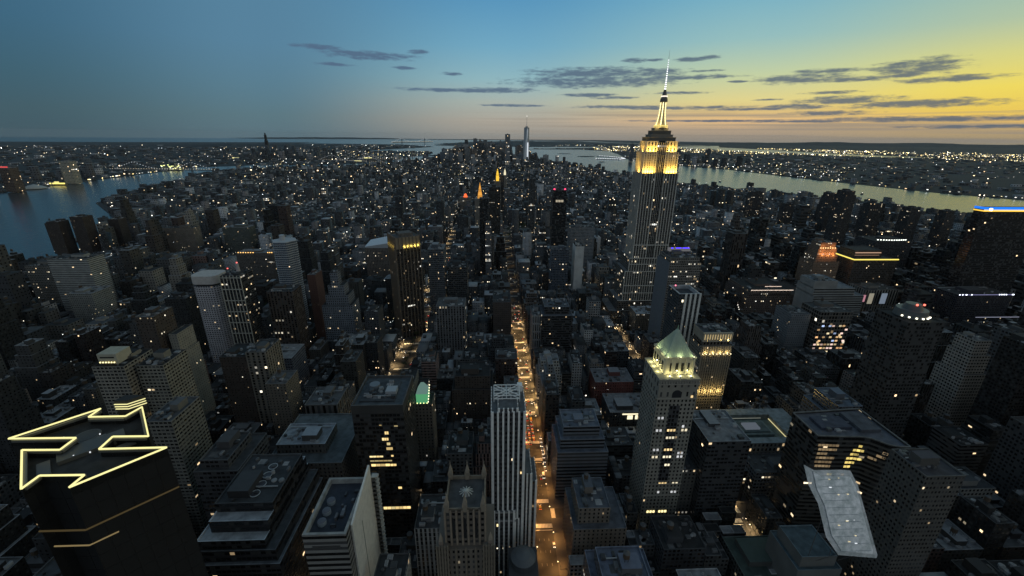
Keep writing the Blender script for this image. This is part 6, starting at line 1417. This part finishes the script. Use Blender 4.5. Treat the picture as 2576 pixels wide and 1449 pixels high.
for ax, n_c, y0, y1, lanes in ((57, 30, 455, 800, (-6, -2, 2, 6)), (-115, 34, 470, 1300, (-11, -7.5, 7.5, 11)), (225, 40, 470, 1150, (-6, -2, 2, 6))):
    used = []
    for k in range(n_c):
        for _ in range(20):
            x, y = ax+r.choice(lanes), y0+(y1-y0)*r.random()**1.25
            if all(abs(x-a) > 2 or abs(y-b) > 7.5 for a, b in used): break
        else: continue
        used.append((x, y)); toward = (ax == -115 and x < ax) or (ax == 225) or (ax == 57 and r.random() < .25)
        put_car(r.choice([0, 1, 2, 3, 4]), r.random() < .1, x, y, math.pi if toward else 0, 'vehicle in far traffic on the %s, seen as %s lamps' % (WHERE[ax], 'white' if toward else 'red'), '%s far traffic on the %s' % ('oncoming' if toward else 'departing', WHERE[ax]))
# trees in the small park where the two avenues meet, and by the riverside
def tree(x, y, h, lab, group, seed, z=.16):
    rr = random.Random(seed); t = T('tree', x, y, lab, 'tree', group, z=z); tr_ = MB(); tr_.cyl(x, y, z, h*.5, .45, .22, 6, (.1, .08, .06), top=False)
    for k in range(4):
        a = rr.uniform(0, 6.28); tr_.beam((x, y, h*.4), (x+math.cos(a)*h*.25, y+math.sin(a)*h*.25, h*.7), .2, (.1, .08, .06))
    t.part('trunk', tr_, BARK); c = MB()
    cl_ = [(x+rr.gauss(0, h*.2), y+rr.gauss(0, h*.2), h*.68+rr.gauss(0, h*.13)) for _ in range(11)]
    for _ in range(230):
        q = rr.choice(cl_); p = Vector((q[0]+rr.gauss(0, h*.085), q[1]+rr.gauss(0, h*.085), q[2]+rr.gauss(0, h*.07))); a = Vector((rr.gauss(0, 1), rr.gauss(0, 1), rr.gauss(0, .6))).normalized(); b_ = a.cross(Vector((rr.gauss(0, 1), rr.gauss(0, 1), rr.gauss(0, 1)))).normalized(); s = h*.05
        c.face([p-a*s, p+b_*s, p+a*s, p-b_*s], (.05, .08, .03))
    t.part('crown', c, LEAF)
r = random.Random(4); px0, py0, px1, py1 = PARKS[0]
k = 0
while k < 34:
    x, y = r.uniform(px1+4, px0-18), r.uniform(py0+8, py1-6)
    tree(x, y, r.uniform(13, 20), 'dark leafy tree in the small park where lit avenues meet', 'trees of the small park', k); k += 1
for k in range(16):
    yy = 470+k*17
    tree(-115+r.uniform(-1, 1), yy, r.uniform(6, 9), 'small dark tree on the median of the gold-lit left avenue', 'median trees of the left avenue', 100+k)
# trees on side streets show only as dark tufts between roofs
for k in range(60):
    n_ = r.randint(33, 38); x = r.uniform(-560, -290); tree(x, SY(n_)+r.choice([-7, 7]), r.uniform(9, 14), 'dark street tree between low roofs left of the rounded lilac tower', 'side street trees on the left', 200+k)
def boat(x, y, L_, lab, rot):
    t = T('boat', x, y, lab, 'boat', z=-3); m_ = MB(); c, s = math.cos(rot), math.sin(rot)
    def tr2(pts): return [(x+a*c-b*s, y+a*s+b*c) for a, b in pts]
    m_.prism(tr2([(-L_/2, -L_*.12), (L_*.3, -L_*.12), (L_/2, 0), (L_*.3, L_*.12), (-L_/2, L_*.12)]), -3, 1, (.06, .06, .07)); t.part('hull', m_, METAL)
    q = MB(); q.prism(tr2([(-L_*.3, -L_*.09), (L_*.15, -L_*.09), (L_*.15, L_*.09), (-L_*.3, L_*.09)]), 1, 5, (.12, .12, .13)); t.part('cabin', q, METAL)
    g = MB(); g.prism(tr2([(-1.5, -1.5), (1.5, -1.5), (1.5, 1.5), (-1.5, 1.5)]), 6, 8, (1, .95, .8), gain=2, bottom=True); t.part('lamp', g, GLOW)
boat(1790, 3350, 60, 'small dark ferry in the middle of west river, left of the waterfront towers', 1.2); boat(2330, 2620, 46, 'small dark boat on the west river beside the tallest waterfront tower', .7); boat(2260, 1900, 70, 'long dark barge on the west river beside the black right-edge tower', .4)
boat(1840, 4300, 70, 'white-lit ferry crossing the west river near the far shore', .3); boat(1500, 6000, 90, 'tiny ferry on the open harbour left of the spire tower', 0); boat(-2250, 3250, 50, 'small boat on the left river near the nearest suspension bridge', 1)

# ---------------------------------------------------------------- the thousands of small lamps of the far city
def lights(name, lab, gens, seed):
    g = np.random.default_rng(seed); P_ = []; Cc = []; G = []; Sz = []
    for poly, n_, r0, r1, a0, a1, zc, cols_, gain in gens:
        k = int(n_*3); az_ = np.radians(g.uniform(a0, a1, k)); rr_ = r0*(r1/r0)**g.random(k); x, y = rr_*np.sin(az_), rr_*np.cos(az_)
        cl = np.sin(x/310+3*np.sin(y/700))*np.sin(y/420+2*np.sin(x/520))+g.normal(0, .55, k); m_ = (cl > .15)
        if poly is not None: m_ &= inside_np(x, y, poly)
        x, y = x[m_][:n_], y[m_][:n_]; d_ = np.hypot(x, y); z = g.uniform(*zc, len(x))
        P_.append(np.stack([x, y, z], 1)); ci = g.integers(0, len(cols_), len(x)); Cc.append(np.array(cols_)[ci]); G.append(gain*(.12+.55*g.exponential(1.0, len(x))**1.6)); Sz.append(d_/424*.26*g.uniform(.5, 1.3, len(x)))
    P_, Cc, G, Sz = map(np.concatenate, (P_, Cc, G, Sz)); n_ = len(P_)
    base = np.array([[1, 0, 0], [-1, 0, 0], [0, 1, 0], [0, -1, 0], [0, 0, .8], [0, 0, -.8]], float); V = P_[:, None]+base[None]*Sz[:, None, None]
    F = np.array([[0, 2, 4], [2, 1, 4], [1, 3, 4], [3, 0, 4], [2, 0, 5], [1, 2, 5], [3, 1, 5], [0, 3, 5]]); f = (F[None]+6*np.arange(n_)[:, None, None]).reshape(-1, 3)
    me = bpy.data.meshes.new(name); me.vertices.add(n_*6); me.vertices.foreach_set('co', V.ravel()); me.loops.add(len(f)*3); me.loops.foreach_set('vertex_index', f.ravel()); me.polygons.add(len(f)); me.polygons.foreach_set('loop_start', np.arange(len(f))*3); me.update(calc_edges=True)
    me.attributes.new('fcol', 'FLOAT_VECTOR', 'FACE').data.foreach_set('vector', np.repeat(Cc, 8, 0).ravel()); me.attributes.new('fgain', 'FLOAT', 'FACE').data.foreach_set('value', np.repeat(G, 8))
    me.materials.append(GLOW); o = bpy.data.objects.new(name, me); COL.objects.link(o); return tag(o, lab, None, None, 'stuff')
CW = [(1, .95, .85), (.85, .93, 1), (1, .8, .5), (1, .88, .65), (.95, 1, .95)]; CY = [(1, .8, .35), (1, .88, .5), (1, .95, .8), (1, .75, .3)]
near = manhattan
lights('city_lamps', 'scattered small white and amber lamps among the roofs of the city', [
    (manhattan, 4200, 650, 3300, -50, 52, (8, 42), CW+CW+CY, 1.7), (manhattan, 1300, 2800, 6200, -30, 20, (8, 60), CW+CY, 1.7), (manhattan, 600, 330, 800, -50, 52, (8, 36), CW+CY, 1.8)], 3)
lights('eastern_lamps', 'countless white and amber lamps of the city beyond the left river', [
    (brooklyn, 1500, 2700, 15000, -50, 4, (4, 22), CW, 1.3), (brooklyn, 90, 2600, 6500, -50, -12, (3, 12), CY, 2.0), (brooklyn, 240, 6000, 9500, -20, -8, (3, 16), CY+CW, 2.2)], 4)
lights('western_lamps', 'dense glittering band of yellow lamps beyond the right river', [
    (jersey, 520, 4000, 8000, 14, 40, (4, 22), CW+CY, 1.5), (jersey, 2300, 11000, 17500, 12, 54, (4, 20), CY, 2.6), (jersey, 90, 2600, 5200, 24, 54, (3, 10), CW, 1.2), (jersey, 110, 5200, 10500, 36, 54, (3, 10), CW, 1.5), (staten, 260, 9000, 19000, -10, 22, (4, 18), CW+CY, 1.9)], 5)
def shore(poly_pts, n_, seed, name, lab, cols_):
    g = random.Random(seed); m_ = MB()
    for k in range(n_):
        i = g.randrange(len(poly_pts)-1); f = g.random(); a, b = poly_pts[i], poly_pts[i+1]; x, y = a[0]+(b[0]-a[0])*f+g.uniform(-20, 20), a[1]+(b[1]-a[1])*f+g.uniform(-20, 20); s = math.hypot(x, y)/424*.28*g.uniform(.6, 1.2); z = g.uniform(4, 9)
        m_.box(x-s, y-s, z, x+s, y+s, z+s*1.3, g.choice(cols_), gain=g.uniform(.8, 3), bottom=True)
    tag(m_.build(name, GLOW), lab, None, None, 'stuff')
shore([ll(*p) for p in [(40.7420, -73.9712), (40.7380, -73.9738), (40.7350, -73.9745), (40.7280, -73.9715), (40.7190, -73.9738), (40.7115, -73.9775)]], 70, 1, 'riverside_lamps', 'white lamps strung along the near bank of the left river', CW+CY)
shore([ll(*p) for p in [(40.7470, -73.9587), (40.7390, -73.9622), (40.7290, -73.9627), (40.7220, -73.9647), (40.7130, -73.9694), (40.7050, -73.9742)]], 90, 2, 'far_bank_lamps', 'white and yellow lamps strung along the far bank of the left river', CW+CY)
shore([ll(*p) for p in [(40.7600, -74.0190), (40.7530, -74.0242), (40.7440, -74.0247), (40.7350, -74.0282), (40.7270, -74.0327), (40.7160, -74.0327), (40.7080, -74.0402)]], 90, 3, 'west_bank_lamps', 'small lamps strung along the far bank of the right river', CW+CY)

# ---------------------------------------------------------------- evening haze
HZ = 1.0
if HZ:
    mt, t, out = newmat('haze_air'); v = N('ShaderNodeVolumePrincipled', t); v.inputs['Color'].default_value = (.82, .86, .92, 1); v.inputs['Density'].default_value = 0.65e-5*HZ; v.inputs['Anisotropy'].default_value = .2; t.links.new(v.outputs[0], out.inputs[1])
    hb_ = MB(); hb_.box(-36400, -800, -9, 36400, 36600, 452, (.5,)*3, bottom=True); ho = hb_.build('haze', mt); tag(ho, kind='stuff')
print('objects', len(bpy.data.objects))
